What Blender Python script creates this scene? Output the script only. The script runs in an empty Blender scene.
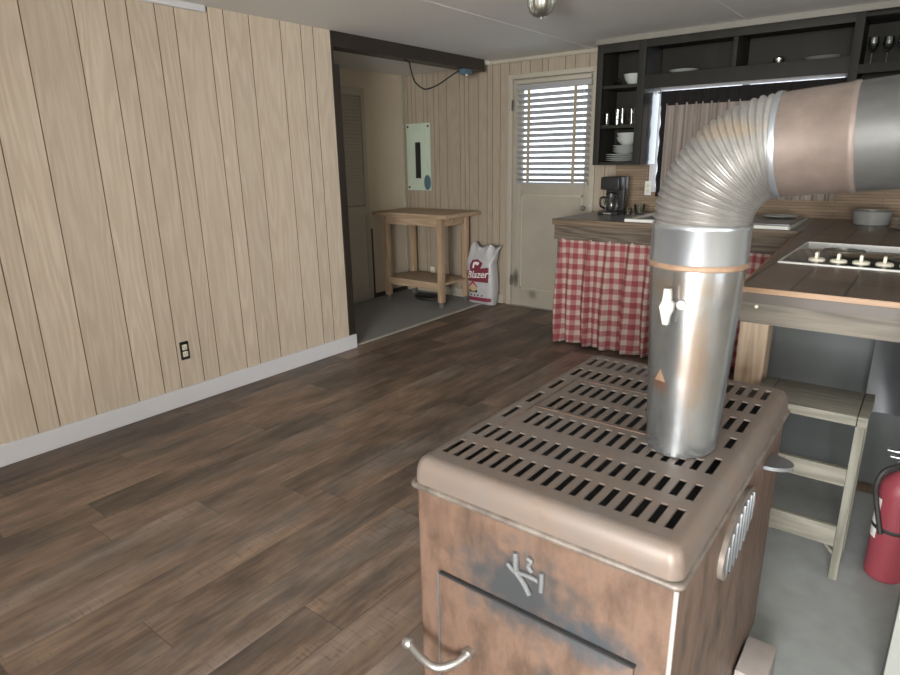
import bpy, bmesh, math, random
from mathutils import Vector, Matrix
random.seed(7)
C = bpy.context.scene.collection
PI = math.pi

# ------------------------------------------------------------------ materials
def _nt(name):
    m = bpy.data.materials.new(name); m.use_nodes = True
    nt = m.node_tree
    return m, nt, nt.nodes, nt.links, nt.nodes['Principled BSDF']

def lin(c):
    return tuple(c) + (1.0,) if len(c) == 3 else tuple(c)

def plain(name, col, rough=.6, metal=0., var=.12, scale=6., bump=0., stretch=(1, 1, 1), coat=0., spec=.5):
    """a principled surface with soft tonal variation of its own"""
    m, nt, N, L, b = _nt(name)
    tc = N.new('ShaderNodeTexCoord'); mp = N.new('ShaderNodeMapping'); mp.inputs['Scale'].default_value = stretch
    no = N.new('ShaderNodeTexNoise'); no.inputs['Scale'].default_value = scale; no.inputs['Detail'].default_value = 6
    mx = N.new('ShaderNodeMix'); mx.data_type = 'RGBA'
    mx.inputs['A'].default_value = lin([c * (1 - var) for c in col]); mx.inputs['B'].default_value = lin([min(1, c * (1 + var)) for c in col])
    L.new(tc.outputs['Object'], mp.inputs['Vector']); L.new(mp.outputs['Vector'], no.inputs['Vector'])
    L.new(no.outputs['Fac'], mx.inputs['Factor']); L.new(mx.outputs['Result'], b.inputs['Base Color'])
    b.inputs['Roughness'].default_value = rough; b.inputs['Metallic'].default_value = metal
    b.inputs['Specular IOR Level'].default_value = spec
    b.inputs['Coat Weight'].default_value = coat
    if bump:
        bp = N.new('ShaderNodeBump'); bp.inputs['Strength'].default_value = bump; bp.inputs['Distance'].default_value = .01
        L.new(no.outputs['Fac'], bp.inputs['Height']); L.new(bp.outputs['Normal'], b.inputs['Normal'])
    return m

def ramp(N, stops):
    r = N.new('ShaderNodeValToRGB'); e = r.color_ramp.elements
    e[0].position, e[0].color = stops[0][0], lin(stops[0][1])
    e[1].position, e[1].color = stops[-1][0], lin(stops[-1][1])
    for p, c in stops[1:-1]:
        k = e.new(p); k.color = lin(c)
    return r

def wood(name, dark, light, axis='z', scale=1., rough=.55, tone_attr=False, grain=1.0, bump=.15, wave=.35, spec=.4, fine=55, tones=(.88, 1.1), figure=.06):
    """grain running along one axis; optional per-board tone from a face attribute"""
    m, nt, N, L, b = _nt(name)
    tc = N.new('ShaderNodeTexCoord'); mp = N.new('ShaderNodeMapping')
    s = {'x': (.06, 1, 1), 'y': (1, .06, 1), 'z': (1, 1, .06)}[axis]
    mp.inputs['Scale'].default_value = [v * scale for v in s]
    src = tc.outputs['Object']
    if tone_attr:
        at = N.new('ShaderNodeAttribute'); at.attribute_name = 'tone'
        sc = N.new('ShaderNodeVectorMath'); sc.operation = 'SCALE'; sc.inputs['Scale'].default_value = 37.
        cb = N.new('ShaderNodeCombineXYZ')
        for i in range(3): L.new(at.outputs['Fac'], cb.inputs[i])
        L.new(cb.outputs[0], sc.inputs[0])
        ad = N.new('ShaderNodeVectorMath'); ad.operation = 'ADD'
        L.new(src, ad.inputs[0]); L.new(sc.outputs[0], ad.inputs[1]); src = ad.outputs[0]
    L.new(src, mp.inputs['Vector'])
    n1 = N.new('ShaderNodeTexNoise'); n1.inputs['Scale'].default_value = fine; n1.inputs['Detail'].default_value = 5; n1.inputs['Roughness'].default_value = .6
    L.new(mp.outputs['Vector'], n1.inputs['Vector'])
    # cathedral figure: a slow field cut into thin contour lines
    n2 = N.new('ShaderNodeTexNoise'); n2.inputs['Scale'].default_value = 7; n2.inputs['Detail'].default_value = 1.5
    mp2 = N.new('ShaderNodeMapping'); mp2.inputs['Scale'].default_value = [scale * (figure if v == .06 else 1) for v in {'x': (.06, 1, 1), 'y': (1, .06, 1), 'z': (1, 1, .06)}[axis]]
    L.new(src, mp2.inputs['Vector']); L.new(mp2.outputs['Vector'], n2.inputs['Vector'])
    mu = N.new('ShaderNodeMath'); mu.operation = 'MULTIPLY'; mu.inputs[1].default_value = 70
    L.new(n2.outputs['Fac'], mu.inputs[0])
    si = N.new('ShaderNodeMath'); si.operation = 'SINE'; L.new(mu.outputs[0], si.inputs[0])
    m1 = N.new('ShaderNodeMath'); m1.operation = 'MULTIPLY_ADD'; m1.inputs[1].default_value = wave * .5; m1.inputs[2].default_value = 0
    L.new(si.outputs[0], m1.inputs[0])
    m2 = N.new('ShaderNodeMath'); m2.operation = 'MULTIPLY_ADD'; m2.inputs[1].default_value = grain
    L.new(n1.outputs['Fac'], m2.inputs[0]); L.new(m1.outputs[0], m2.inputs[2])
    r = ramp(N, [(.25, dark), (.75, light)])
    L.new(m2.outputs[0], r.inputs['Fac'])
    out = r.outputs['Color']
    if tone_attr:
        hs = N.new('ShaderNodeHueSaturation')
        ma = N.new('ShaderNodeMapRange'); ma.inputs['To Min'].default_value = tones[0]; ma.inputs['To Max'].default_value = tones[1]
        L.new(at.outputs['Fac'], ma.inputs['Value']); L.new(ma.outputs['Result'], hs.inputs['Value']); L.new(out, hs.inputs['Color'])
        out = hs.outputs['Color']
    L.new(out, b.inputs['Base Color']); b.inputs['Roughness'].default_value = rough
    b.inputs['Specular IOR Level'].default_value = spec
    if bump:
        bp = N.new('ShaderNodeBump'); bp.inputs['Strength'].default_value = bump; bp.inputs['Distance'].default_value = .004
        L.new(m2.outputs[0], bp.inputs['Height']); L.new(bp.outputs['Normal'], b.inputs['Normal'])
    return m

def patchy(name, cols, scale=4., rough=(.4, .7), metal=0., stretch=(1, 1, 1), bump=.2, detail=8, second=None, spots=()):
    """several colours of wear mixed by noise; spots = stains with a place of their own (object coords)"""
    m, nt, N, L, b = _nt(name)
    tc = N.new('ShaderNodeTexCoord'); mp = N.new('ShaderNodeMapping'); mp.inputs['Scale'].default_value = stretch
    L.new(tc.outputs['Object'], mp.inputs['Vector'])
    no = N.new('ShaderNodeTexNoise'); no.inputs['Scale'].default_value = scale; no.inputs['Detail'].default_value = detail; no.inputs['Roughness'].default_value = .65
    L.new(mp.outputs['Vector'], no.inputs['Vector'])
    r = ramp(N, cols); L.new(no.outputs['Fac'], r.inputs['Fac'])
    out = r.outputs['Color']
    for (ctr, rad, col, strength) in spots:
        sub = N.new('ShaderNodeVectorMath'); sub.operation = 'SUBTRACT'; sub.inputs[1].default_value = ctr
        L.new(tc.outputs['Object'], sub.inputs[0])
        dv = N.new('ShaderNodeVectorMath'); dv.operation = 'DIVIDE'; dv.inputs[1].default_value = rad
        L.new(sub.outputs[0], dv.inputs[0])
        ln = N.new('ShaderNodeVectorMath'); ln.operation = 'LENGTH'; L.new(dv.outputs[0], ln.inputs[0])
        n3 = N.new('ShaderNodeTexNoise'); n3.inputs['Scale'].default_value = scale * 3; n3.inputs['Detail'].default_value = 5
        L.new(tc.outputs['Object'], n3.inputs['Vector'])
        a = N.new('ShaderNodeMath'); a.operation = 'MULTIPLY_ADD'; a.inputs[1].default_value = 1.2; L.new(n3.outputs['Fac'], a.inputs[0]); L.new(ln.outputs['Value'], a.inputs[2])
        mr = N.new('ShaderNodeMapRange'); mr.inputs['From Min'].default_value = .85; mr.inputs['From Max'].default_value = 1.75
        mr.inputs['To Min'].default_value = strength; mr.inputs['To Max'].default_value = 0; mr.interpolation_type = 'SMOOTHSTEP'
        L.new(a.outputs[0], mr.inputs['Value'])
        mx = N.new('ShaderNodeMix'); mx.data_type = 'RGBA'; mx.inputs['B'].default_value = lin(col)
        L.new(mr.outputs['Result'], mx.inputs['Factor']); L.new(out, mx.inputs['A']); out = mx.outputs['Result']
    L.new(out, b.inputs['Base Color'])
    rr = N.new('ShaderNodeMapRange'); rr.inputs['To Min'].default_value = rough[0]; rr.inputs['To Max'].default_value = rough[1]
    n4 = N.new('ShaderNodeTexNoise'); n4.inputs['Scale'].default_value = scale * 2.3; n4.inputs['Detail'].default_value = 4
    L.new(mp.outputs['Vector'], n4.inputs['Vector']); L.new(n4.outputs['Fac'], rr.inputs['Value']); L.new(rr.outputs['Result'], b.inputs['Roughness'])
    b.inputs['Metallic'].default_value = metal
    if bump:
        bp = N.new('ShaderNodeBump'); bp.inputs['Strength'].default_value = bump; bp.inputs['Distance'].default_value = .003
        L.new(no.outputs['Fac'], bp.inputs['Height']); L.new(bp.outputs['Normal'], b.inputs['Normal'])
    return m

def glassy(name, tint=(1, 1, 1), gloss=.12, rough=.02):
    m = bpy.data.materials.new(name); m.use_nodes = True; nt = m.node_tree; N, L = nt.nodes, nt.links
    for n in list(N): N.remove(n)
    o = N.new('ShaderNodeOutputMaterial'); t = N.new('ShaderNodeBsdfTransparent'); t.inputs['Color'].default_value = lin(tint)
    g = N.new('ShaderNodeBsdfGlossy'); g.inputs['Roughness'].default_value = rough
    lw = N.new('ShaderNodeLayerWeight'); lw.inputs['Blend'].default_value = .35
    ma = N.new('ShaderNodeMath'); ma.operation = 'MULTIPLY_ADD'; ma.inputs[1].default_value = .75; ma.inputs[2].default_value = gloss
    ma.use_clamp = True
    mx = N.new('ShaderNodeMixShader'); L.new(lw.outputs['Fresnel'], ma.inputs[0]); L.new(ma.outputs[0], mx.inputs[0])
    L.new(t.outputs[0], mx.inputs[1]); L.new(g.outputs[0], mx.inputs[2]); L.new(mx.outputs[0], o.inputs['Surface'])
    return m

def floor_mat():
    m, nt, N, L, b = _nt('plank_vinyl')
    tc = N.new('ShaderNodeTexCoord'); sp = N.new('ShaderNodeSeparateXYZ'); L.new(tc.outputs['Object'], sp.inputs[0])
    W, LEN = .178, 1.22
    def M(op, a, bb=None, c=None):
        n = N.new('ShaderNodeMath'); n.operation = op
        for i, v in enumerate((a, bb, c)):
            if v is None: continue
            if isinstance(v, (int, float)): n.inputs[i].default_value = v
            else: L.new(v, n.inputs[i])
        return n.outputs[0]
    u = M('DIVIDE', sp.outputs['X'], W); row = M('FLOOR', u); fu = M('FRACT', u)
    w1 = N.new('ShaderNodeTexWhiteNoise'); w1.noise_dimensions = '1D'; L.new(row, w1.inputs['W'])
    v = M('ADD', M('DIVIDE', sp.outputs['Y'], LEN), M('MULTIPLY', w1.outputs['Value'], 5.7)); col = M('FLOOR', v); fv = M('FRACT', v)
    w2 = N.new('ShaderNodeTexWhiteNoise'); w2.noise_dimensions = '2D'
    cb = N.new('ShaderNodeCombineXYZ'); L.new(row, cb.inputs[0]); L.new(col, cb.inputs[1]); L.new(cb.outputs[0], w2.inputs['Vector'])
    # board-local coordinates for the grain
    c2 = N.new('ShaderNodeCombineXYZ'); L.new(sp.outputs['X'], c2.inputs[0]); L.new(M('MULTIPLY', sp.outputs['Y'], .09), c2.inputs[1]); L.new(M('MULTIPLY', w2.outputs['Value'], 53.), c2.inputs[2])
    n1 = N.new('ShaderNodeTexNoise'); n1.inputs['Scale'].default_value = 38; n1.inputs['Detail'].default_value = 7; n1.inputs['Roughness'].default_value = .7
    L.new(c2.outputs[0], n1.inputs['Vector'])
    c3 = N.new('ShaderNodeCombineXYZ'); L.new(sp.outputs['X'], c3.inputs[0]); L.new(M('MULTIPLY', sp.outputs['Y'], .35), c3.inputs[1]); L.new(M('MULTIPLY', w2.outputs['Value'], 31.), c3.inputs[2])
    n2 = N.new('ShaderNodeTexNoise'); n2.inputs['Scale'].default_value = 7; n2.inputs['Detail'].default_value = 5; n2.inputs['Roughness'].default_value = .6
    L.new(c3.outputs[0], n2.inputs['Vector'])
    # saw marks across the board, only here and there
    wv = N.new('ShaderNodeTexNoise'); wv.inputs['Scale'].default_value = 1.0; wv.inputs['Detail'].default_value = 3
    c4 = N.new('ShaderNodeCombineXYZ'); L.new(M('MULTIPLY', sp.outputs['X'], 9.), c4.inputs[0]); L.new(M('MULTIPLY', sp.outputs['Y'], 120.), c4.inputs[1]); L.new(c4.outputs[0], wv.inputs['Vector'])
    saw = M('MULTIPLY', M('GREATER_THAN', wv.outputs['Fac'], .60), M('GREATER_THAN', n2.outputs['Fac'], .56))
    f = M('ADD', M('MULTIPLY', n1.outputs['Fac'], .85), M('MULTIPLY', n2.outputs['Fac'], 1.15))
    f = M('ADD', f, M('MULTIPLY', w2.outputs['Value'], .30))
    f = M('SUBTRACT', f, .64)
    f = M('SUBTRACT', f, M('MULTIPLY', saw, .12))
    r = ramp(N, [(.14, (.044, .033, .026)), (.42, (.112, .078, .058)), (.62, (.188, .130, .094)), (.9, (.31, .215, .155))])
    L.new(f, r.inputs['Fac'])
    rg = ramp(N, [(.14, (.044, .038, .034)), (.42, (.098, .083, .073)), (.62, (.156, .132, .115)), (.9, (.25, .21, .182))])
    L.new(f, rg.inputs['Fac'])
    n5 = N.new('ShaderNodeTexNoise'); n5.inputs['Scale'].default_value = 3.2; n5.inputs['Detail'].default_value = 3
    c5 = N.new('ShaderNodeCombineXYZ'); L.new(M('MULTIPLY', sp.outputs['X'], 1.6), c5.inputs[0]); L.new(M('MULTIPLY', sp.outputs['Y'], .4), c5.inputs[1]); L.new(M('MULTIPLY', w2.outputs['Value'], 77.), c5.inputs[2])
    L.new(c5.outputs[0], n5.inputs['Vector'])
    gm = N.new('ShaderNodeMapRange'); gm.inputs['From Min'].default_value = .46; gm.inputs['From Max'].default_value = .74; L.new(n5.outputs['Fac'], gm.inputs['Value'])
    mg = N.new('ShaderNodeMix'); mg.data_type = 'RGBA'; L.new(gm.outputs['Result'], mg.inputs['Factor']); L.new(r.outputs['Color'], mg.inputs['A']); L.new(rg.outputs['Color'], mg.inputs['B'])
    # seams between boards
    e1 = M('LESS_THAN', fu, .012); e2 = M('LESS_THAN', fv, .0022)
    seam = M('MAXIMUM', e1, e2)
    mx = N.new('ShaderNodeMix'); mx.data_type = 'RGBA'; mx.inputs['B'].default_value = (.022, .016, .013, 1)
    L.new(M('MULTIPLY', seam, .6), mx.inputs['Factor']); L.new(mg.outputs['Result'], mx.inputs['A'])
    L.new(mx.outputs['Result'], b.inputs['Base Color'])
    rr = M('MULTIPLY_ADD', n1.outputs['Fac'], .22, .36); L.new(rr, b.inputs['Roughness'])
    b.inputs['Specular IOR Level'].default_value = .45
    bp = N.new('ShaderNodeBump'); bp.inputs['Strength'].default_value = .12; bp.inputs['Distance'].default_value = .003
    L.new(f, bp.inputs['Height']); L.new(bp.outputs['Normal'], b.inputs['Normal'])
    return m

def gingham_mat():
    m, nt, N, L, b = _nt('red_gingham')
    uv = N.new('ShaderNodeUVMap'); uv.uv_map = 'cloth'
    sp = N.new('ShaderNodeSeparateXYZ'); L.new(uv.outputs['UV'], sp.inputs[0])
    def band(o):
        a = N.new('ShaderNodeMath'); a.operation = 'MULTIPLY'; a.inputs[1].default_value = 1 / .078; L.new(o, a.inputs[0])
        f = N.new('ShaderNodeMath'); f.operation = 'FRACT'; L.new(a.outputs[0], f.inputs[0])
        r = ramp(N, [(0, (0, 0, 0)), (.46, (0, 0, 0)), (.52, (1, 1, 1)), (1., (1, 1, 1))]); L.new(f.outputs[0], r.inputs['Fac'])
        return r.outputs['Color']
    s = N.new('ShaderNodeMix'); s.data_type = 'RGBA'; s.blend_type = 'MIX'; s.inputs['Factor'].default_value = .5
    L.new(band(sp.outputs['X']), s.inputs['A']); L.new(band(sp.outputs['Y']), s.inputs['B'])
    r = ramp(N, [(0., (.43, .36, .325)), (.5, (.335, .155, .15)), (1., (.25, .062, .072))]); L.new(s.outputs['Result'], r.inputs['Fac'])
    L.new(r.outputs['Color'], b.inputs['Base Color']); b.inputs['Roughness'].default_value = .9; b.inputs['Specular IOR Level'].default_value = .1
    return m

def tile_mat():
    m, nt, N, L, b = _nt('dark_counter_tile')
    tc = N.new('ShaderNodeTexCoord'); br = N.new('ShaderNodeTexBrick'); br.offset = 0; 
    br.inputs['Scale'].default_value = 1; br.inputs['Brick Width'].default_value = .155; br.inputs['Row Height'].default_value = .3
    br.inputs['Mortar Size'].default_value = .004
    br.inputs['Color1'].default_value = (.19, .145, .115, 1); br.inputs['Color2'].default_value = (.15, .12, .10, 1); br.inputs['Mortar'].default_value = (.06, .052, .047, 1)
    mp = N.new('ShaderNodeMapping'); mp.inputs['Location'].default_value = (.02, .06, 0)
    L.new(tc.outputs['Object'], mp.inputs['Vector']); L.new(mp.outputs['Vector'], br.inputs['Vector'])
    no = N.new('ShaderNodeTexNoise'); no.inputs['Scale'].default_value = 9; no.inputs['Detail'].default_value = 7
    L.new(tc.outputs['Object'], no.inputs['Vector'])
    mx = N.new('ShaderNodeMix'); mx.data_type = 'RGBA'; mx.blend_type = 'OVERLAY'; mx.inputs['Factor'].default_value = .5
    L.new(br.outputs['Color'], mx.inputs['A']); L.new(no.outputs['Color'], mx.inputs['B'])
    bw = N.new('ShaderNodeRGBToBW'); L.new(no.outputs['Color'], bw.inputs[0]); L.new(bw.outputs[0], mx.inputs['B'])
    L.new(mx.outputs['Result'], b.inputs['Base Color']); b.inputs['Roughness'].default_value = .38
    return m

def ledger_mat():
    m, nt, N, L, b = _nt('brown_backsplash')
    tc = N.new('ShaderNodeTexCoord'); mp = N.new('ShaderNodeMapping'); mp.inputs['Rotation'].default_value = (PI / 2, 0, 0)
    br = N.new('ShaderNodeTexBrick'); br.inputs['Scale'].default_value = 1; br.inputs['Brick Width'].default_value = .55; br.inputs['Row Height'].default_value = .021
    br.inputs['Mortar Size'].default_value = .002; br.inputs['Bias'].default_value = 0
    br.inputs['Color1'].default_value = (.27, .195, .125, 1); br.inputs['Color2'].default_value = (.21, .15, .098, 1); br.inputs['Mortar'].default_value = (.15, .105, .07, 1)
    L.new(tc.outputs['Object'], mp.inputs['Vector']); L.new(mp.outputs['Vector'], br.inputs['Vector'])
    no = N.new('ShaderNodeTexNoise'); no.inputs['Scale'].default_value = 14; no.inputs['Detail'].default_value = 6
    mp2 = N.new('ShaderNodeMapping'); mp2.inputs['Scale'].default_value = (.3, 1, 2); L.new(tc.outputs['Object'], mp2.inputs['Vector']); L.new(mp2.outputs['Vector'], no.inputs['Vector'])
    mx = N.new('ShaderNodeMix'); mx.data_type = 'RGBA'; mx.blend_type = 'OVERLAY'; mx.inputs['Factor'].default_value = .7
    bw = N.new('ShaderNodeRGBToBW'); L.new(no.outputs['Color'], bw.inputs[0])
    L.new(br.outputs['Color'], mx.inputs['A']); L.new(bw.outputs[0], mx.inputs['B'])
    L.new(mx.outputs['Result'], b.inputs['Base Color']); b.inputs['Roughness'].default_value = .7
    return m

M = {}
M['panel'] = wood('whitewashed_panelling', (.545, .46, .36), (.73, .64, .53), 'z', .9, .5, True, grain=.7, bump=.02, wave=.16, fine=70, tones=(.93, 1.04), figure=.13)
M['panel_back_shaded'] = wood('whitewashed_panelling_shaded', (.335, .278, .213), (.44, .375, .30), 'z', .9, .5, True, grain=.7, bump=.02, wave=.12, fine=70, tones=(.95, 1.03), figure=.13)  # same panelling, its colour darkened to imitate the dimmer back wall
M['panel_gap'] = plain('panel_groove', (.20, .135, .085), .8)
M['floor'] = floor_mat()
M['ceiling'] = plain('ceiling_paint', (.74, .74, .725), .8, var=.03, scale=2)
M['white_trim'] = plain('white_trim_paint', (.66, .66, .69), .45, var=.03)
M['cream'] = plain('cream_wall_paint', (.56, .49, .385), .65, var=.05, scale=3)
M['doorpaint'] = patchy('worn_door_paint', [(.3, (.325, .293, .24)), (.7, (.375, .338, .28))], 3, (.35, .55), bump=.03, detail=3,
                        spots=[((-.66 + .31, -.03, .27), (.045, .3, .10), (.05, .045, .04), .9), ((-.16, -.03, .13), (.06, .3, .05), (.16, .13, .11), .8)])
M['beige_trim'] = plain('beige_trim_paint', (.41, .375, .305), .5, var=.04)
M['blackwood'] = plain('dark_stained_wood', (.030, .023, .018), .45, var=.3, scale=12, stretch=(1, 1, .2))
M['cabinet'] = plain('dark_cabinet_stain', (.026, .0245, .021), .6, var=.3, scale=10, stretch=(1, 1, .15), spec=.18)
M['cabinet_gloss'] = plain('dark_cabinet_varnish', (.050, .053, .057), .3, var=.2, scale=10, coat=1.)  # varnished side, colour lifted bluish to imitate window light on it
M['carpet'] = plain('grey_carpet', (.30, .295, .285), .95, var=.2, scale=160, bump=.4, spec=.1)
M['threshold'] = plain('threshold_strip', (.42, .40, .36), .45)
M['cartwood'] = wood('honey_pine', (.32, .215, .135), (.47, .335, .225), 'z', 1.3, .5)
M['cartwood_x'] = wood('honey_pine_boards', (.35, .24, .155), (.50, .37, .255), 'x', 1.3, .5)
M['counterwood'] = wood('aged_counter_edge', (.105, .074, .049), (.20, .145, .10), 'x', 1.2, .6)
M['laminate'] = plain('slate_laminate', (.155, .15, .16), .3, var=.15, scale=30)
M['apron'] = wood('rough_brown_board', (.075, .058, .044), (.16, .128, .096), 'x', 1.5, .75, bump=.4)
M['apron_grey'] = wood('grey_brown_board', (.085, .072, .058), (.16, .14, .115), 'x', 1.5, .6)
M['crown'] = plain('dull_crown_trim', (.20, .19, .165), .6, var=.05)
M['lip'] = patchy('worn_brown_lip', [(.3, (.085, .068, .058)), (.7, (.22, .19, .165))], 18, (.4, .55), .3)
M['corner_highlight'] = plain('worn_corner_highlight', (.72, .68, .65), .35, .6, var=.15, scale=30)
M['tile'] = tile_mat()
M['edgewood'] = wood('orange_edge_wood', (.25, .155, .09), (.35, .225, .14), 'x', 1.5, .45)
M['darkedge'] = plain('grey_brown_edge', (.085, .07, .06), .5, var=.2)
M['postwood'] = wood('raw_fir', (.36, .27, .195), (.50, .39, .295), 'z', 1.3, .65)
M['stoolwood'] = wood('weathered_grey_wood', (.115, .109, .088), (.19, .180, .150), 'x', 1.6, .7)
M['stoolwood_z'] = wood('weathered_grey_wood_upright', (.115, .109, .088), (.185, .177, .148), 'z', 1.6, .7)
M['underpanel'] = plain('dark_grey_panel', (.070, .077, .079), .6, var=.12)
M['concrete'] = plain('grey_hearth_concrete', (.255, .27, .268), .8, var=.2, scale=14, bump=.1)
M['sheet'] = plain('dull_sheet_metal', (.27, .285, .305), .36, .8, var=.15, scale=5)
M['backsplash'] = ledger_mat()
M['gingham'] = gingham_mat()
M['black_plastic'] = plain('black_plastic', (.018, .018, .019), .3, var=.1)
M['white_enamel'] = plain('white_enamel', (.72, .72, .69), .25, var=.03)
M['china'] = plain('white_china', (.44, .465, .445), .25, var=.03)
M['cream_plastic'] = plain('cream_plastic', (.74, .70, .58), .4, var=.03)
M['steel'] = plain('brushed_steel', (.62, .62, .60), .3, 1., var=.08)
M['grey_steel'] = plain('dull_grey_basin', (.28, .28, .27), .4, .5, var=.15)
M['glass'] = glassy('clear_glass', (.93, .95, .94), .045)
M['cloudy'] = plain('cloudy_dish_glass', (.26, .265, .26), .2, var=.1)
M['window_glass'] = glassy('window_pane_glass', (.97, .98, .98), .02)
M['frost'] = glassy('cloudy_glass', (.80, .80, .76), .22, .3)
M['cookglass'] = plain('black_cooktop_glass', (.030, .036, .036), .15, var=.1, coat=.3)
M['slat'] = plain('grey_blind_slats', (.33, .33, .34), .5, var=.05)
M['tape'] = plain('tan_ladder_tape', (.34, .28, .20), .9, var=.1)
M['kcurtain'] = plain('taupe_pleat_shade_cloth', (.28, .24, .215), .95, var=.85, scale=34, stretch=(1, 0, .02), spec=.05)  # stripes paint the light and dark of the backlit pleats
M['kdark'] = plain('black_cloth', (.022, .020, .020), .95, var=.1, spec=.05)
M['mint'] = plain('pale_mint_enamel', (.50, .58, .47), .4, var=.05)
M['blue'] = plain('slate_blue_plastic', (.085, .15, .19), .4, var=.1)
M['black_rubber'] = plain('black_rubber', (.022, .021, .021), .6)
M['red'] = plain('red_enamel', (.27, .048, .065), .45, var=.08)
M['label_white'] = plain('white_paper', (.74, .74, .72), .7, var=.04)
M['bag_white'] = plain('white_plastic_sack', (.46, .45, .46), .35, var=.1, scale=12)
M['bag_maroon'] = plain('maroon_print', (.20, .035, .055), .35, var=.1)
M['bag_red'] = plain('red_print', (.42, .06, .04), .4)
M['bag_yellow'] = plain('ochre_print', (.55, .36, .14), .4)
M['bag_dark'] = plain('charcoal_print', (.05, .05, .055), .4)
M['brick'] = plain('pale_brick', (.27, .24, .225), .85, var=.2, scale=20, bump=.2)
M['cast'] = plain('pale_cast_metal', (.36, .35, .33), .5, .3, var=.1)
M['offwhite'] = plain('offwhite_post_paint', (.23, .24, .225), .6, var=.06)

GALV = [(.28, (.19, .19, .185)), (.5, (.30, .31, .318)), (.72, (.38, .40, .415))]
M['galv'] = patchy('galvanised_steel', GALV, 9, (.17, .30), .85, (1, 1, .5), .05,
                   spots=[((-.03, -.09, .15), (.03, .2, .022), (.36, .17, .08), .7), ((.03, -.09, .20), (.035, .2, .12), (.36, .22, .13), .45), ((-.02, -.09, .35), (.12, .3, .03), (.30, .24, .2), .6)])
M['galv_new'] = plain('bright_galvanised_ring', (.48, .52, .57), .28, .9, var=.1, scale=8)
M['rust_seam'] = patchy('rusty_seam', [(.3, (.18, .10, .065)), (.7, (.29, .20, .135))], 20, (.5, .8), .3)
M['elbow'] = patchy('crimped_elbow_steel', [(.28, (.17, .162, .15)), (.55, (.25, .242, .23)), (.75, (.31, .30, .29))], 8, (.38, .5), .6, bump=.05,
                    spots=[((.03, -.09, .64), (.10, .2, .022), (.36, .24, .12), .32)])
M['rustpipe'] = patchy('pinkish_rusted_steel', [(.25, (.082, .062, .053)), (.5, (.128, .098, .084)), (.75, (.185, .157, .14))], 7, (.45, .65), .35, bump=.1)
M['darkpipe'] = patchy('sooty_steel', [(.3, (.034, .034, .033)), (.7, (.09, .089, .085))], 6, (.45, .65), .4, (.4, 1, 1), bump=.05)
M['stove'] = patchy('rusted_brown_stove_enamel', [(.25, (.034, .027, .023)), (.40, (.090, .056, .040)), (.56, (.148, .092, .066)), (.66, (.115, .080, .064)), (.85, (.26, .185, .145))], 12, (.35, .6), .15, (1.3, 1.3, .55), .12,
                    spots=[((-.02, -.44, .59), (.17, .14, .105), (.035, .042, .048), .92), ((.14, -.44, .555), (.10, .14, .05), (.04, .05, .06), .9), ((.05, -.44, .42), (.03, .1, .05), (.04, .04, .04), .8)])
M['stovetop'] = patchy('brown_grey_stove_top', [(.25, (.100, .080, .069)), (.42, (.162, .123, .100)), (.58, (.150, .125, .110)), (.75, (.205, .173, .151))], 7, (.38, .55), .2, bump=.05)
M['stovein'] = plain('soot_and_shadow_black', (.02, .02, .021), .9)
M['chrome'] = plain('tarnished_chrome', (.40, .385, .37), .35, .9, var=.2, scale=30)
M['soot_silver'] = plain('worn_silver_emblem', (.13, .135, .14), .65, .2, var=.3, scale=40)

# ------------------------------------------------------------------ mesh helpers (world coordinates in, local out)
def new(): return bmesh.new()

def box(bm, a, b, bevel=0., rot=None):
    """axis box from corner a to corner b"""
    a, b = Vector(a), Vector(b); c = (a + b) / 2; s = b - a
    r = bmesh.ops.create_cube(bm, size=1)
    vs = r['verts']
    bmesh.ops.scale(bm, vec=(abs(s.x), abs(s.y), abs(s.z)), verts=vs)
    if bevel:
        es = list({e for v in vs for e in v.link_edges})
        rr = bmesh.ops.bevel(bm, geom=es, offset=bevel, segments=2, affect='EDGES', profile=.6)
        vs = list({v for v in rr['verts']} | {v for v in vs if v.is_valid})
        allv = set(vs); stack = list(vs)
        while stack:
            v = stack.pop()
            for e in v.link_edges:
                o = e.other_vert(v)
                if o not in allv: allv.add(o); stack.append(o)
        vs = list(allv)
    if rot is not None: bmesh.ops.rotate(bm, verts=vs, cent=(0, 0, 0), matrix=rot)
    bmesh.ops.translate(bm, vec=c, verts=vs)
    return vs

def rings(bm, rr, closed=True, cap0=False, cap1=False):
    R = [[bm.verts.new(p) for p in r] for r in rr]
    n = len(R[0])
    for a, b in zip(R, R[1:]):
        for i in range(n if closed else n - 1):
            j = (i + 1) % n
            bm.faces.new((a[i], a[j], b[j], b[i]))
    if cap0: bm.faces.new(list(reversed(R[0])))
    if cap1: bm.faces.new(R[-1])
    return R

def lathe(bm, prof, c, seg=32, cap0=True, cap1=True, axis='z'):
    rr = []
    for r, h in prof:
        ring = []
        for i in range(seg):
            a = 2 * PI * i / seg
            if axis == 'z': ring.append((c[0] + r * math.cos(a), c[1] + r * math.sin(a), c[2] + h))
            elif axis == 'x': ring.append((c[0] + h, c[1] + r * math.cos(a), c[2] + r * math.sin(a)))
            else: ring.append((c[0] + r * math.sin(a), c[1] + h, c[2] + r * math.cos(a)))
        rr.append(ring)
    rings(bm, rr, True, cap0, cap1)

def tube(bm, pts, r, seg=10, cap=True):
    pts = [Vector(p) for p in pts]; rr = []; prev = None
    for i, p in enumerate(pts):
        t = (pts[min(i + 1, len(pts) - 1)] - pts[max(i - 1, 0)]).normalized()
        if prev is None:
            n = t.orthogonal().normalized()
        else:
            n = (prev - t * prev.dot(t)).normalized()
        prev = n; b = t.cross(n)
        rad = r[i] if isinstance(r, (list, tuple)) else r
        rr.append([p + (n * math.cos(2 * PI * k / seg) + b * math.sin(2 * PI * k / seg)) * rad for k in range(seg)])
    rings(bm, rr, True, cap, cap)

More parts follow.
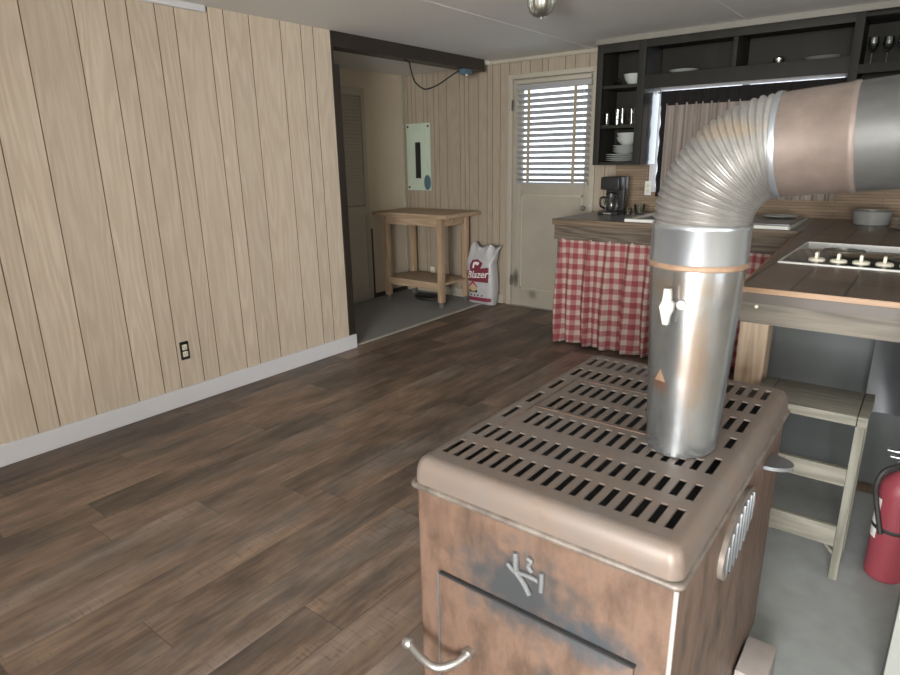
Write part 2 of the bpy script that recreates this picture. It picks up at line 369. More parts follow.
def spline(pts, n=8):
    pts = [Vector(p) for p in pts]; out = []
    P = [pts[0]] + pts + [pts[-1]]
    for i in range(1, len(P) - 2):
        p0, p1, p2, p3 = P[i - 1:i + 3]
        for k in range(n):
            t = k / n
            out.append(.5 * ((2 * p1) + (p2 - p0) * t + (2 * p0 - 5 * p1 + 4 * p2 - p3) * t * t + (3 * p1 - p0 - 3 * p2 + p3) * t ** 3))
    out.append(pts[-1]); return out

def rrect(x0, x1, y0, y1, z, r, n=6):
    """rounded rectangle ring, counter-clockwise"""
    out = []
    for cx, cy, a0 in ((x1 - r, y0 + r, -PI / 2), (x1 - r, y1 - r, 0), (x0 + r, y1 - r, PI / 2), (x0 + r, y0 + r, PI)):
        for k in range(n + 1):
            a = a0 + PI / 2 * k / n
            out.append((cx + r * math.cos(a), cy + r * math.sin(a), z))
    return out

def smooth_by_angle(me, deg=38):
    for p in me.polygons: p.use_smooth = True
    try: me.set_sharp_from_angle(angle=math.radians(deg))
    except Exception: pass

def base_of(o):
    """world base point of the top-level object above o"""
    while o.parent: o = o.parent
    return Vector(o.location)

def link_mesh(name, bm, mat, parent=None, loc=None, smooth=True):
    bmesh.ops.recalc_face_normals(bm, faces=bm.faces)
    org = base_of(parent) if parent else Vector(loc if loc is not None else (0, 0, 0))
    if org.length: bmesh.ops.translate(bm, vec=-org, verts=bm.verts)
    me = bpy.data.meshes.new(name); bm.to_mesh(me); bm.free()
    if smooth: smooth_by_angle(me)
    for mm in (mat if isinstance(mat, (list, tuple)) else [mat]): me.materials.append(M[mm] if isinstance(mm, str) else mm)
    o = bpy.data.objects.new(name, me); C.objects.link(o)
    if parent: o.parent = parent
    else: o.location = org
    return o

def thing(name, label, cat, loc, group=None):
    o = bpy.data.objects.new(name, None); C.objects.link(o); o.location = loc
    o.empty_display_size = .1
    o['label'] = label; o['category'] = cat
    if group: o['group'] = group
    return o

def tag(o, label, cat, group=None):
    o['label'] = label; o['category'] = cat
    if group: o['group'] = group
    return o

def struct(name, bm, mat, smooth=False):
    o = link_mesh(name, bm, mat, smooth=smooth); o['kind'] = 'structure'; return o

def bx(name, a, b, mat, parent=None, bevel=.002, label=None, loc=None):
    bm = new(); box(bm, a, b, bevel); o = link_mesh(name, bm, mat, parent, loc)
    if label: o['label'] = label
    return o

def dup(root, loc, label=None, group=None):
    r = root.copy(); C.objects.link(r); r.location = loc
    if label: r['label'] = label
    if group: r['group'] = group
    for ch in list(root.children):
        c = ch.copy(); C.objects.link(c); c.parent = r
        for g in list(ch.children):
            d = g.copy(); C.objects.link(d); d.parent = c
    return r

# ------------------------------------------------------------------ the setting
XL, YB, ZC, XH = -3.373, 5.03, 2.22, -4.47
X1, Y0 = 1.38, -2.60

bm = new(); box(bm, (-4.7, Y0 - .1, -.08), (X1 + .1, YB + .12, 0)); struct('floor', bm, 'floor')
bm = new(); box(bm, (XL - .02, Y0 - .1, ZC), (X1 + .1, YB + .12, ZC + .08)); struct('ceiling', bm, 'ceiling')
bm = new(); box(bm, (-4.7, 2.4, 2.19), (XL - .02, YB + .12, 2.30)); struct('ceiling_hall', bm, 'ceiling')
for i, x in enumerate((-2.395, -1.17, .05)):
    bm = new(); box(bm, (x - .012, Y0, ZC - .0022), (x + .012, YB, ZC), .0005); struct('trim_%d' % (10 + i), bm, 'ceiling')

def planks(bm, cuts, along, fixed, z0, z1, thick, sgn, gap=.002):
    """vertical boards between successive cuts; boards on the face of a wall, tone per board"""
    lay = bm.faces.layers.float.new('tone')
    for a, b in zip(cuts, cuts[1:]):
        t = random.random(); old = set(bm.faces)
        if along == 'y': box(bm, (min(fixed, fixed - sgn * thick), a + gap / 2, z0), (max(fixed, fixed - sgn * thick), b - gap / 2, z1), .0018)
        else: box(bm, (a + gap / 2, min(fixed, fixed - sgn * thick), z0), (b - gap / 2, max(fixed, fixed - sgn * thick), z1), .0018)
        ax = 1 if along == 'y' else 0
        for f in bm.faces:
            if f not in old:
                f[lay] = t; f.normal_update()
                if abs(f.normal[ax]) > .25: f.material_index = 1

def panel_wall(name, cuts, along, fixed, z0, z1, sgn, back):
    """back = list of backing boxes"""
    bm = new(); planks(bm, cuts, along, fixed, z0, z1, .006, sgn)
    boards = set(bm.faces)
    for a, b in back: box(bm, a, b)
    for f in bm.faces:
        if f not in boards: f.material_index = 1
    return struct(name, bm, ['panel' if along == 'y' else 'panel_back_shaded', 'panel_gap'])

cuts = [Y0]
for s in (.22, .14, .20, .12, .26, .15, .19, .22, .13, .24) * 2: cuts.append(cuts[-1] + s)
cuts = [c for c in cuts if c < .75] + [.80, .972, 1.072, 1.25, 1.481, 1.632, 1.737, 1.885, 1.991, 2.19, 2.289, 2.458, 2.683, 2.842, 2.943, 3.092]
panel_wall('wall_left', cuts, 'y', XL, 0, ZC, 1, [((XL - .12, Y0 - .1, 0), (XL - .006, 3.092, ZC))])
bm = new(); box(bm, (XL, Y0, 0), (XL + .014, 3.155, .107), .003); struct('baseboard_left', bm, 'white_trim')
bm = new(); box(bm, (XL, Y0, ZC - .035), (XL + .018, 2.17, ZC), .004); struct('trim_1', bm, 'white_trim')
# black jamb board at the end of the panelled wall, and the black beam over the hall opening
bm = new(); box(bm, (XL - .12, 3.093, 0), (XL + .004, 3.106, ZC - .1), .001); box(bm, (XL - .12, 3.106, .107), (XL + .004, 3.155, 2.015), .003); struct('trim_2', bm, 'blackwood')
bm = new(); box(bm, (XL - .12, 3.093, 2.122), (XL + .004, 4.90, ZC), .003); struct('trim_3', bm, 'blackwood')
# hall
bm = new(); box(bm, (XH - .1, 2.4, 0), (XH, YB + .1, 2.25)); struct('wall_hall_side', bm, 'cream')
bm = new(); box(bm, (-4.7, 2.3, 0), (XL - .12, 2.4, 2.25)); struct('wall_hall_end', bm, 'cream')
bm = new(); box(bm, (XH - .002, YB - .035, 0), (XH + .02, YB, 2.19), .002); struct('trim_4', bm, 'beige_trim')
bm = new(); box(bm, (XH, 2.4, 0), (XL - .03, YB, .006)); struct('floor_hall_carpet', bm, 'carpet')
bm = new(); box(bm, (XL - .045, 3.155, 0), (XL - .012, YB, .009), .002); struct('trim_5', bm, 'threshold')
bm = new(); box(bm, (XH, 4.45, .006), (XH + .008, YB - .02, .05), .002); struct('baseboard_hall', bm, 'blackwood')
# panelled back wall with the door hole and the kitchen window hole
cuts = [XH]
pat = [.062, .055, .052, .10, .05, .085, .06, .10, .16, .055, .05, .11, .10, .06, .085, .05, .12, .15]
k = 0
while cuts[-1] < -3.25:
    cuts.append(cuts[-1] + pat[k % len(pat)]); k += 1
cuts[-1] = -3.19
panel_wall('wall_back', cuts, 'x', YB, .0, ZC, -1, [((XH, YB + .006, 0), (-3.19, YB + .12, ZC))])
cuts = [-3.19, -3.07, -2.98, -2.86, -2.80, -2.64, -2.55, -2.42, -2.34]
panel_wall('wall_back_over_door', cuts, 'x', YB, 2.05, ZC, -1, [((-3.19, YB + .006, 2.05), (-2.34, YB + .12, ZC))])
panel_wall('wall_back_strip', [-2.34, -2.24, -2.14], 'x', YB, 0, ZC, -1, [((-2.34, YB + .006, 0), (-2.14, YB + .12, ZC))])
bm = new(); WX0, WX1, WZ0, WZ1 = -1.87, -.56, 1.10, 1.91
for a, b in (((-2.14, 0), (WX0, ZC)), ((WX1, 0), (X1, ZC)), ((WX0, 0), (WX1, WZ0)), ((WX0, WZ1), (WX1, ZC))):
    box(bm, (a[0], YB, a[1]), (b[0], YB + .12, b[1]))
struct('wall_back_kitchen', bm, 'backsplash')
bm = new(); box(bm, (-4.45, YB - .012, 0), (-3.235, YB, .085), .003); struct('baseboard_back', bm, 'beige_trim')
bm = new(); box(bm, (XL - .02, YB - .02, ZC - .03), (-2.2, YB, ZC), .004); struct('trim_6', bm, 'beige_trim')
# right wall with an added fill-light window, rear wall with the daylight window
bm = new()
RW = (.25, 1.05, .85, 2.0)
for y0, y1, z0, z1 in ((Y0 - .1, RW[0], 0, ZC), (RW[1], YB + .1, 0, ZC), (RW[0], RW[1], 0, RW[2]), (RW[0], RW[1], RW[3], ZC)):
    box(bm, (X1, y0, z0), (X1 + .1, y1, z1))
struct('wall_right', bm, 'cream')
bm = new()
BW = (-.40, 1.28, .60, 2.08)
for x0, x1, z0, z1 in ((XL - .1, BW[0], 0, ZC), (BW[1], X1 + .1, 0, ZC), (BW[0], BW[1], 0, BW[2]), (BW[0], BW[1], BW[3], ZC)):
    box(bm, (x0, Y0 - .1, z0), (x1, Y0, z1))
struct('wall_rear', bm, 'cream')

def window(n, axis, a0, a1, z0, z1, pos, thick, mull, mat='white_trim'):
    """frame with mullions filling a wall hole, one glass pane sheet"""
    e = bpy.data.objects.new('window_%d' % n, None); C.objects.link(e); e['kind'] = 'structure'
    def bb(bm, u0, u1, v0, v1, d0, d1, bv=.003):
        if axis == 'x': box(bm, (u0, pos + d0, v0), (u1, pos + d1, v1), bv)
        else: box(bm, (pos + d0, u0, v0), (pos + d1, u1, v1), bv)
    bm = new(); f = .045
    for u0, u1, v0, v1 in [(a0, a0 + f, z0, z1), (a1 - f, a1, z0, z1), (a0 + f, a1 - f, z0, z0 + f), (a0 + f, a1 - f, z1 - f, z1)] + [(a0 + (a1 - a0) * k / mull - .02, a0 + (a1 - a0) * k / mull + .02, z0 + f, z1 - f) for k in range(1, mull)]:
        bb(bm, u0, u1, v0, v1, thick * .2, thick * .8)
    link_mesh('window_frame', bm, mat, e)
    bm = new(); bb(bm, a0 + f, a1 - f, z0 + f, z1 - f, thick * .48, thick * .52, 0); link_mesh('pane', bm, 'window_glass', e)
    return e
window(1, 'x', WX0, WX1, WZ0, WZ1, YB, .12, 2)
window(2, 'x', BW[0], BW[1], BW[2], BW[3], Y0 - .1, .1, 3)
window(3, 'y', RW[0], RW[1], RW[2], RW[3], X1, .1, 2)  # added window, an opening for the right fill lamp

# the door in the back wall
DX0, DX1 = -3.145, -2.372
d = bpy.data.objects.new('door_1', None); C.objects.link(d); d['kind'] = 'structure'; d.location = (-2.75, YB, 0)
bm = new()
box(bm, (DX0 - .045, YB - .022, 0), (DX0, YB + .1, 2.085), .004); box(bm, (DX1, YB - .022, 0), (DX1 + .045, YB + .1, 2.085), .004)
box(bm, (DX0, YB - .022, 2.045), (DX1, YB + .1, 2.085), .004)
link_mesh('door_frame', bm, 'beige_trim', d)
LX0, LX1, LZ0, LZ1 = -3.055, -2.43, 1.16, 1.95
bm = new()
for a, b in (((DX0 + .003, .006), (LX0, 2.042)), ((LX1, .006), (DX1 - .003, 2.042)), ((LX0, .006), (LX1, .17)), ((LX0, 1.06), (LX1, LZ0)), ((LX0, LZ1), (LX1, 2.042))):
    box(bm, (a[0], YB + .0, a[1]), (b[0], YB + .042, b[1]), .002)
box(bm, (LX0, YB + .014, .17), (LX1, YB + .03, 1.06))
link_mesh('door_leaf', bm, 'doorpaint', d)
bm = new()
for a, b in (((LX0, .17), (LX0 + .018, 1.06)), ((LX1 - .018, .17), (LX1, 1.06)), ((LX0, .17), (LX1, .188)), ((LX0, 1.042), (LX1, 1.06))):
    box(bm, (a[0], YB + .004, a[1]), (b[0], YB + .016, b[1]), .003)
link_mesh('panel_moulding', bm, 'beige_trim', d)
bm = new(); box(bm, (LX0, YB + .018, LZ0), (LX1, YB + .022, LZ1)); link_mesh('door_pane', bm, 'window_glass', d)
bm = new(); lathe(bm, [(.012, 0), (.010, -.03), (.020, -.035), (.022, -.045), (.015, -.054), (0.001, -.055)], (-2.41, YB, .955), 18, axis='y'); link_mesh('door_knob', bm, 'grey_steel', d)
bm = new(); 
for z in (.25, 1.83): box(bm, (DX0 - .004, YB - .028, z - .045), (DX0 + .022, YB - .002, z + .045), .003)
link_mesh('hinge', bm, 'steel', d)
bm = new(); box(bm, (DX0, YB - .03, 0), (DX1, YB + .1, .006), .001); struct('trim_7', bm, 'steel')

# folding louvred door in the hall
d2 = bpy.data.objects.new('door_2', None); C.objects.link(d2); d2['kind'] = 'structure'; d2.location = (XH, 3.9, 0)
bm = new(); x0, x1 = XH + .004, XH + .034
for y0, y1, z0, z1 in ((3.55, 3.60, .01, 2.03), (4.395, 4.445, .01, 2.03), (3.97, 4.03, .01, 2.03), (3.6, 4.4, .01, .12), (3.6, 4.4, .86, .95), (3.6, 4.4, 1.96, 2.03)):
    box(bm, (x0, y0, z0), (x1, y1, z1), .002)
link_mesh('door_frame', bm, 'beige_trim', d2)
bm = new(); box(bm, (x0, 3.6, .12), (x0 + .014, 4.4, .86)); link_mesh('door_panel', bm, 'beige_trim', d2)
bm = new()
for k in range(32):
    z = .965 + k * .0312
    vs = box(bm, (-.003, 3.6, -.0165), (.003, 4.4, .0165), 0)
    bmesh.ops.rotate(bm, verts=vs, cent=(0, 4, 0), matrix=Matrix.Rotation(math.radians(-24), 3, 'Y'))
    bmesh.ops.translate(bm, verts=vs, vec=(XH + .02, 0, z + .012))
box(bm, (XH + .002, 3.6, .95), (XH + .005, 4.4, 1.96))
link_mesh('louvre', bm, 'beige_trim', d2)
bm = new(); box(bm, (XH + .001, 4.445, .01), (XH + .03, 4.475, .72), .002); struct('trim_8', bm, 'blackwood')

# white post at the right of the room, crown of the cabinets
bm = new(); box(bm, (.088, 1.72, 0), (.19, 1.81, ZC), .004); struct('trim_9', bm, 'offwhite')
bm = new(); box(bm, (-2.195, 4.665, 2.18), (X1, 4.70, ZC), .004); box(bm, (-2.205, 4.67, 2.18), (-2.19, YB, ZC), .003); struct('trim_13', bm, 'crown')
bm = new(); box(bm, (-.52, .45, 0), (X1, 2.9, .006), .001); struct('floor_hearth', bm, 'concrete')

# ------------------------------------------------------------------ fittings on the walls
def outlet(name, label, c, axis, plate):
    """receptacle; axis = the direction it faces"""
    t = thing(name, label, 'outlet', c)
    def bb(bm, u0, u1, v0, v1, d0, d1, bv=.001):
        if axis == 'x': box(bm, (c[0] + d0, c[1] + u0, c[2] + v0), (c[0] + d1, c[1] + u1, c[2] + v1), bv)
        else: box(bm, (c[0] + u0, c[1] - d1, c[2] + v0), (c[0] + u1, c[1] - d0, c[2] + v1), bv)
    bm = new(); bb(bm, -.027, .027, -.055, .055, 0, .004, .0015)
    link_mesh('plate', bm, plate, t)
    for s in (-1, 1):
        bm = new(); bb(bm, -.015, .015, s * .021 - .016, s * .021 + .016, .004, .0085, .004); r = link_mesh('receptacle', bm, 'cream_plastic', t)
        bm = new()
        for q in (-.006, .006): bb(bm, q - .0012, q + .0012, s * .021 - .003, s * .021 + .006, .0085, .0092, 0)
        bb(bm, -.002, .002, s * .021 - .011, s * .021 - .007, .0085, .0092, 0)
        link_mesh('slot', bm, 'black_plastic', r)
    return t
outlet('wall_outlet', 'uncovered cream outlet with dark box edge low on the pale panelled wall', (XL, 1.784, .328), 'x', 'black_plastic')
outlet('wall_outlet', 'cream outlet low on the back wall, seen behind the rolling cart', (-4.13, YB, .225), 'y', 'cream_plastic')
outlet('wall_outlet', 'white cover plate outlet on the brown backsplash right of the coffee maker', (-1.86, YB, 1.13), 'y', 'label_white')

t = thing('breaker_panel', 'pale mint electrical breaker panel on the back wall above the cart', 'electrical panel', (-4.275, YB, 1.40))
bx('cover', (-4.43, YB - .012, 1.07), (-4.117, YB, 1.727), 'mint', t, .003)
bx('inner_door', (-4.36, YB - .02, 1.13), (-4.18, YB - .012, 1.67), 'mint', t, .003)
bx('breaker_strip', (-4.302, YB - .027, 1.19), (-4.235, YB - .02, 1.545), 'black_plastic', t, .002, 'black breaker strip')
for x in (-4.405, -4.14):
    for z in (1.10, 1.697):
        bm = new(); lathe(bm, [(.011, 0), (.011, -.004), (.004, -.006)], (x, YB - .012, z), 12, axis='y'); link_mesh('screw', bm, 'blackwood', t)
bm = new(); r0 = []
for s, y in ((1., -.0205), (1., -.026), (.9, -.028)):
    r0.append([(-4.152 + .042 * s * math.cos(a), YB + y, 1.15 + .075 * s * math.sin(a)) for a in [2 * PI * k / 28 for k in range(28)]])
rings(bm, r0, True, True, True); o = link_mesh('tag', bm, 'blue', t); o['label'] = 'slate blue oval tag'

# cable drooping from the beam and its blue box
bm = new(); tube(bm, spline([(-3.40, 3.86, 2.118), (-3.40, 3.915, 2.105), (-3.405, 3.94, 2.05), (-3.41, 3.985, 1.975), (-3.41, 4.06, 1.935), (-3.41, 4.14, 1.928), (-3.405, 4.28, 1.972), (-3.40, 4.42, 2.04), (-3.40, 4.55, 2.10)], 6), .006, 8)
tag(link_mesh('hanging_cable', bm, 'black_rubber', loc=(-3.40, 3.9, 2.11)), 'black cable drooping in a loop under the dark beam', 'cable')
t = thing('junction_box', 'small blue electrical box fixed under the end of the dark beam', 'electrical box', (-3.40, 4.65, 2.122))
bx('box_body', (-3.44, 4.60, 2.078), (-3.37, 4.71, 2.122), 'blue', t, .006)
bm = new(); lathe(bm, [(.02, 0), (.02, -.008), (.010, -.012), (.001, -.012)], (-3.40, 4.665, 2.078), 16); link_mesh('cap', bm, 'steel', t)

# ceiling light: jelly-jar glass on a metal collar
lc = (-1.715, 2.99)
t = thing('ceiling_light', 'clear ribbed glass jar light hanging from the ceiling', 'ceiling light', (lc[0], lc[1], ZC))
bm = new(); lathe(bm, [(.062, 0), (.066, -.02), (.058, -.034), (.05, -.036)], (lc[0], lc[1], ZC), 32); link_mesh('collar', bm, 'steel', t)
bm = new(); pr = [(.054, -.03), (.066, -.045), (.070, -.075), (.067, -.105), (.056, -.135), (.035, -.152), (.012, -.158), (.010, -.166), (.001, -.167)]
rr = []
for r, h in pr: rr.append([(lc[0] + r * (1 + .02 * math.cos(16 * a)) * math.cos(a), lc[1] + r * (1 + .02 * math.cos(16 * a)) * math.sin(a), ZC + h) for a in [2 * PI * k / 64 for k in range(64)]])
rings(bm, rr, True, False, True); link_mesh('glass_jar', bm, 'frost', t)
bm = new(); lathe(bm, [(.014, -.03), (.016, -.05), (.029, -.08), (.029, -.095), (.018, -.115), (.001, -.12)], (lc[0], lc[1], ZC), 20); link_mesh('bulb', bm, 'cream_plastic', t)

# venetian blind on the door
t = thing('venetian_blind', 'grey slatted blind with tan tapes over the door window', 'blind', (-2.755, YB - .03, 1.96))
bx('headrail', (-3.09, YB - .05, 1.945), (-2.372, YB - .004, 1.99), 'slat', t, .003)
nS = 16
for k in range(nS):
    z = 1.185 + k * .0478
    bm = new(); vs = box(bm, (-3.08, -.024, -.0012), (-2.38, .024, .0012), 0)
    bmesh.ops.rotate(bm, verts=vs, cent=(0, 0, 0), matrix=Matrix.Rotation(math.radians(-34), 3, 'X'))
    bmesh.ops.translate(bm, verts=vs, vec=(0, YB - .027, z)); link_mesh('slat', bm, 'slat', t)
for x in (-2.955, -2.51):
    bm = new(); box(bm, (x - .014, YB - .053, 1.165), (x + .014, YB - .051, 1.95)); link_mesh('ladder_tape', bm, 'tape', t)['label'] = 'tan cloth ladder tape'
bx('bottom_rail', (-3.085, YB - .045, 1.15), (-2.375, YB - .015, 1.166), 'slat', t, .003)
bm = new(); tube(bm, [(-2.43, YB - .058, 1.95), (-2.425, YB - .06, 1.6), (-2.43, YB - .06, 1.2)], .002, 6); link_mesh('pull_cord', bm, 'cream_plastic', t)
bx('valance_strip', (-3.10, YB - .03, 2.0), (-2.385, YB - .002, 2.03), 'beige_trim', t, .003)

# ------------------------------------------------------------------ rolling cart with the bag beside it
cx0, cx1, cy0, cy1 = -4.405, -3.48, 4.44, 4.99
t = thing('rolling_cart', 'honey pine rolling work cart with one lower shelf in the hall corner', 'cart', ((cx0 + cx1) / 2, (cy0 + cy1) / 2, 0))
bm = new(); box(bm, (cx0, cy0, .855), (cx1, cy1, .892), .006); link_mesh('top', bm, 'cartwood_x', t)
lx, ly = (-4.285, -3.60), (4.51, 4.90)
for x in lx:
    for y in ly:
        bm = new(); box(bm, (x - .027, y - .027, .058), (x + .027, y + .027, .855), .003); lg = link_mesh('leg', bm, 'cartwood', t)
        bm = new(); lathe(bm, [(.010, .045), (.010, .064)], (x, y, 0), 10); box(bm, (x - .014, y - .012, .02), (x - .011, y + .012, .05)); box(bm, (x + .011, y - .012, .02), (x + .014, y + .012, .05)); lathe(bm, [(.026, -.010), (.026, .010)], (x, y, .027), 18, axis='x'); link_mesh('caster', bm, 'grey_steel', lg)['label'] = 'steel caster with dark wheel'
bm = new(); box(bm, (lx[0], ly[0] - .018, .775), (lx[1], ly[0] + .006, .855), .002); link_mesh('rail', bm, 'cartwood_x', t)
bm = new(); box(bm, (lx[0], ly[1] - .006, .775), (lx[1], ly[1] + .018, .855), .002); link_mesh('rail', bm, 'cartwood_x', t)
for x in lx:
    bm = new(); box(bm, (x - .01, ly[0], .775), (x + .01, ly[1], .855), .002); link_mesh('rail', bm, 'cartwood_x', t)
bm = new(); box(bm, (lx[0] - .02, ly[0] - .01, .222), (lx[1] + .02, ly[1] + .01, .242), .003); box(bm, (lx[0], ly[0] - .016, .175), (lx[1], ly[0] + .004, .222), .002); box(bm, (lx[0], ly[1] - .004, .175), (lx[1], ly[1] + .016, .222), .002); link_mesh('shelf', bm, 'cartwood_x', t)
bm = new(); pts = []
for k in range(60):
    a = k / 59 * 4.4 * PI
    r = .12 + .012 * math.sin(k * .7)
    pts.append((-3.93 + r * 1.35 * math.cos(a), 4.70 + r * .62 * math.sin(a), .016 + .011 * k / 20))
pts += [(-4.0 - .05 * k, 4.78 + .02 * k, .03 - .004 * k) for k in range(1, 5)]
tube(bm, spline(pts, 2), .009, 7); tag(link_mesh('coiled_hose', bm, 'black_rubber', loc=(-3.93, 4.70, .006)), 'black hose lying coiled on the grey carpet under the cart', 'hose')

# sack of pellets
bx0, bx1, bdep, bh = -3.595, -3.265, .15, .565
bcx, bcy = -3.412, 4.925
def sack(u, v):
    """u angle 0..1 round the sack, v 0..1 upward"""
    a = 2 * PI * u
    top = max(0, (v - .72) / .28)
    w = .153 * (1 - .03 * math.cos(v * 5)) * (1 + .10 * top ** 2)
    dpt = .082 * (1 - .15 * abs(v - .4)) * (1 - .80 * top) * (1 - .35 * max(0, (.06 - v) / .06))
    n = .55
    x = w * math.copysign(abs(math.cos(a)) ** n, math.cos(a)); y = dpt * math.copysign(abs(math.sin(a)) ** n, math.sin(a))
    z = bh * v + .022 * top * math.sin(x * 38) + .02 * top * (x / w) ** 2
    x += .055 * top + .012 * math.sin(v * 6)
    y += .012 * top * math.sin(x * 60) + .004 * math.sin(v * 31 + x * 40) * (.3 + top)
    return (bcx + x, bcy + y, z)
t = thing('pellet_sack', 'white and maroon plastic pellet sack leaning by the door frame', 'sack', (bcx, bcy, 0))
bm = new(); rr = [[sack(k / 56, v) for k in range(56)] for v in [i / 44 for i in range(45)]]
for ring in rr[:1]: pass
rings(bm, rr, True, True, True); link_mesh('sack_body', bm, 'bag_white', t)
def front_y(x, z):
    """front skin of the sack"""
    best = None
    v = min(1, max(0, z / bh)); lo, hi = .5, 1.
    for _ in range(28):
        m_ = (lo + hi) / 2
        if sack(m_, v)[0] < x: lo = m_
        else: hi = m_
    return sack(lo, v)[1]
def patch(name, x0, x1, z0, z1, mat, parent, off=.0018, n=14, shear=0., top_fn=None):
    bm = new(); G = []
    for i in range(n + 1):
        row = []
        for j in range(n + 1):
            x = x0 + (x1 - x0) * i / n; zt = z1 + (top_fn(i / n) if top_fn else 0); z = z0 + (zt - z0) * j / n + shear * (i / n)
            row.append(bm.verts.new((x, front_y(x, z) - off, z)))
        G.append(row)
    for i in range(n):
        for j in range(n): bm.faces.new((G[i][j], G[i + 1][j], G[i + 1][j + 1], G[i][j + 1]))
    return link_mesh(name, bm, mat, parent)
def poly_patch(name, pts, mat, parent, off=.003):
    bm = new(); vs = [bm.verts.new((bcx + x, 0, z)) for x, z in pts]; f = bm.faces.new(vs)
    bmesh.ops.triangulate(bm, faces=[f]); bmesh.ops.subdivide_edges(bm, edges=bm.edges[:], cuts=2, use_grid_fill=True)
    for v in bm.verts: v.co.y = front_y(v.co.x, v.co.z) - off
    return link_mesh(name, bm, mat, parent)
patch('maroon_band', bcx - .135, bcx + .118, .225, .325, 'bag_maroon', t, top_fn=lambda u: .05 * u)
patch('maroon_stripe', bcx - .14, bcx + .14, .035, .072, 'bag_maroon', t)
poly_patch('red_script_panel', [(-.10, .335), (.02, .345), (.055, .41), (-.01, .445), (-.075, .43), (-.095, .38)], 'bag_maroon', t)
poly_patch('script_mark', [(-.065, .355), (-.045, .36), (-.035, .395), (.0, .385), (.02, .415), (-.02, .422), (-.055, .412)], 'label_white', t, .0045)
poly_patch('roof_mark', [(-.12, .17), (-.10, .17), (-.06, .205), (-.02, .17), (.0, .17), (-.06, .235)], 'bag_red', t)
poly_patch('flame_mark', [(-.095, .125), (-.025, .125), (-.03, .165), (-.06, .19), (-.09, .165)], 'bag_yellow', t)
poly_patch('house_mark', [(-.11, .118), (-.005, .118), (-.01, .15), (-.04, .128), (-.075, .13), (-.10, .15)], 'bag_dark', t, .0042)
for k, x in enumerate((-.13, -.09, -.05, -.01, .035)):
    poly_patch('small_print', [(x, .083), (x + .018, .083), (x + .02, .099), (x + .004, .1)], 'bag_dark', t)
def text_mesh(name, s, size, loc_fn, mat, parent, shear=0., off=.004):
    cu = bpy.data.curves.new('t', 'FONT'); cu.body = s; cu.size = size; cu.shear = shear; cu.align_x = 'CENTER'; cu.resolution_u = 3
    cu.offset = size * .012
    ob = bpy.data.objects.new('t', cu); C.objects.link(ob)
    bpy.context.view_layer.update()
    me = bpy.data.meshes.new_from_object(ob.evaluated_get(bpy.context.evaluated_depsgraph_get()))
    bpy.data.objects.remove(ob); bpy.data.curves.remove(cu)
    bm = new(); bm.from_mesh(me); bpy.data.meshes.remove(me)
    for v in bm.verts: v.co = Vector(loc_fn(v.co.x, v.co.y))
    return link_mesh(name, bm, mat, parent, smooth=False)
text_mesh('lettering', 'Blazer', .098, lambda u, v: (bcx - .010 + u, front_y(bcx - .010 + u, .265 + v + u * .10) - .0048, .265 + v + u * .10), 'label_white', t, .25)['label'] = 'white slanted brand lettering'

# ------------------------------------------------------------------ main kitchen counter, skirt, sink
KY = 4.12
t = thing('kitchen_counter', 'long kitchen counter with slate top and rough wood front board', 'counter', (-1.35, 4.55, 0))
bm = new()
for a, b in (((-2.225, KY + .02), (-1.665, YB - .002)), ((-.70, KY + .02), (-.602, YB - .002)), ((-1.665, KY + .02), (-.70, 4.20)), ((-1.665, 4.70), (-.70, YB - .002))): box(bm, (a[0], a[1], .918), (b[0], b[1], .947))
link_mesh('worktop', bm, 'laminate', t)
bx('front_edge', (-2.23, KY, .905), (-.61, KY + .025, .949), 'counterwood', t, .004)
bx('apron_board', (-2.215, KY + .012, .80), (-.61, KY + .036, .905), 'apron', t, .003)
bx('side_panel', (-2.20, KY + .05, .02), (-2.18, YB - .03, .905), 'apron', t, .002)
bx('base_shelf', (-2.18, KY + .09, .08), (-.50, YB - .03, .10), 'underpanel', t, .002)
bx('leg', (-2.2, KY + .04, .0), (-2.15, KY + .085, .80), 'apron', t, .002)
# gathered cloth skirt
bm = new(); nx, nz = 420, 22; x0, x1 = -2.185, -.62; uvl = bm.loops.layers.uv.new('cloth'); G = []; U = {}
def fold(x):
    return .022 * math.sin(x * 47 + 1.5 * math.sin(x * 9)) + .012 * math.sin(x * 83 + 2.) + .009 * math.sin(x * 21)
acc = 0; prev = None; us = []
for i in range(nx + 1):
    x = x0 + (x1 - x0) * i / nx; y = fold(x)
    if prev: acc += math.hypot(x - prev[0], (y - prev[1]))
    us.append(acc); prev = (x, y)
for i in range(nx + 1):
    row = []
    for j in range(nz + 1):
        s = j / nz; x = x0 + (x1 - x0) * i / nx; amp = .45 + .75 * (1 - s)
        z = (.012 + .016 * (i / nx) + .008 * math.sin(x * 5)) * (1 - s) + .81 * s
        v = bm.verts.new((x + .010 * math.sin(x * 30 + 3) * (1 - s) - .012 * (1 - s) * (1 if i < 12 else 0), KY + .026 + fold(x + .015 * math.sin(4 * s)) * amp - .012 * (1 - s), z)); U[v] = (us[i], z); row.append(v)
    G.append(row)
for i in range(nx):
    for j in range(nz):
        f = bm.faces.new((G[i][j], G[i + 1][j], G[i + 1][j + 1], G[i][j + 1]))
        for l in f.loops: l[uvl].uv = U[l.vert]
o = link_mesh('counter_skirt', bm, 'gingham', loc=(-1.35, KY, .0)); tag(o, 'red and white gingham cloth skirt gathered under the kitchen counter', 'curtain')
mo = o.modifiers.new('thick', 'SOLIDIFY'); mo.thickness = .0012
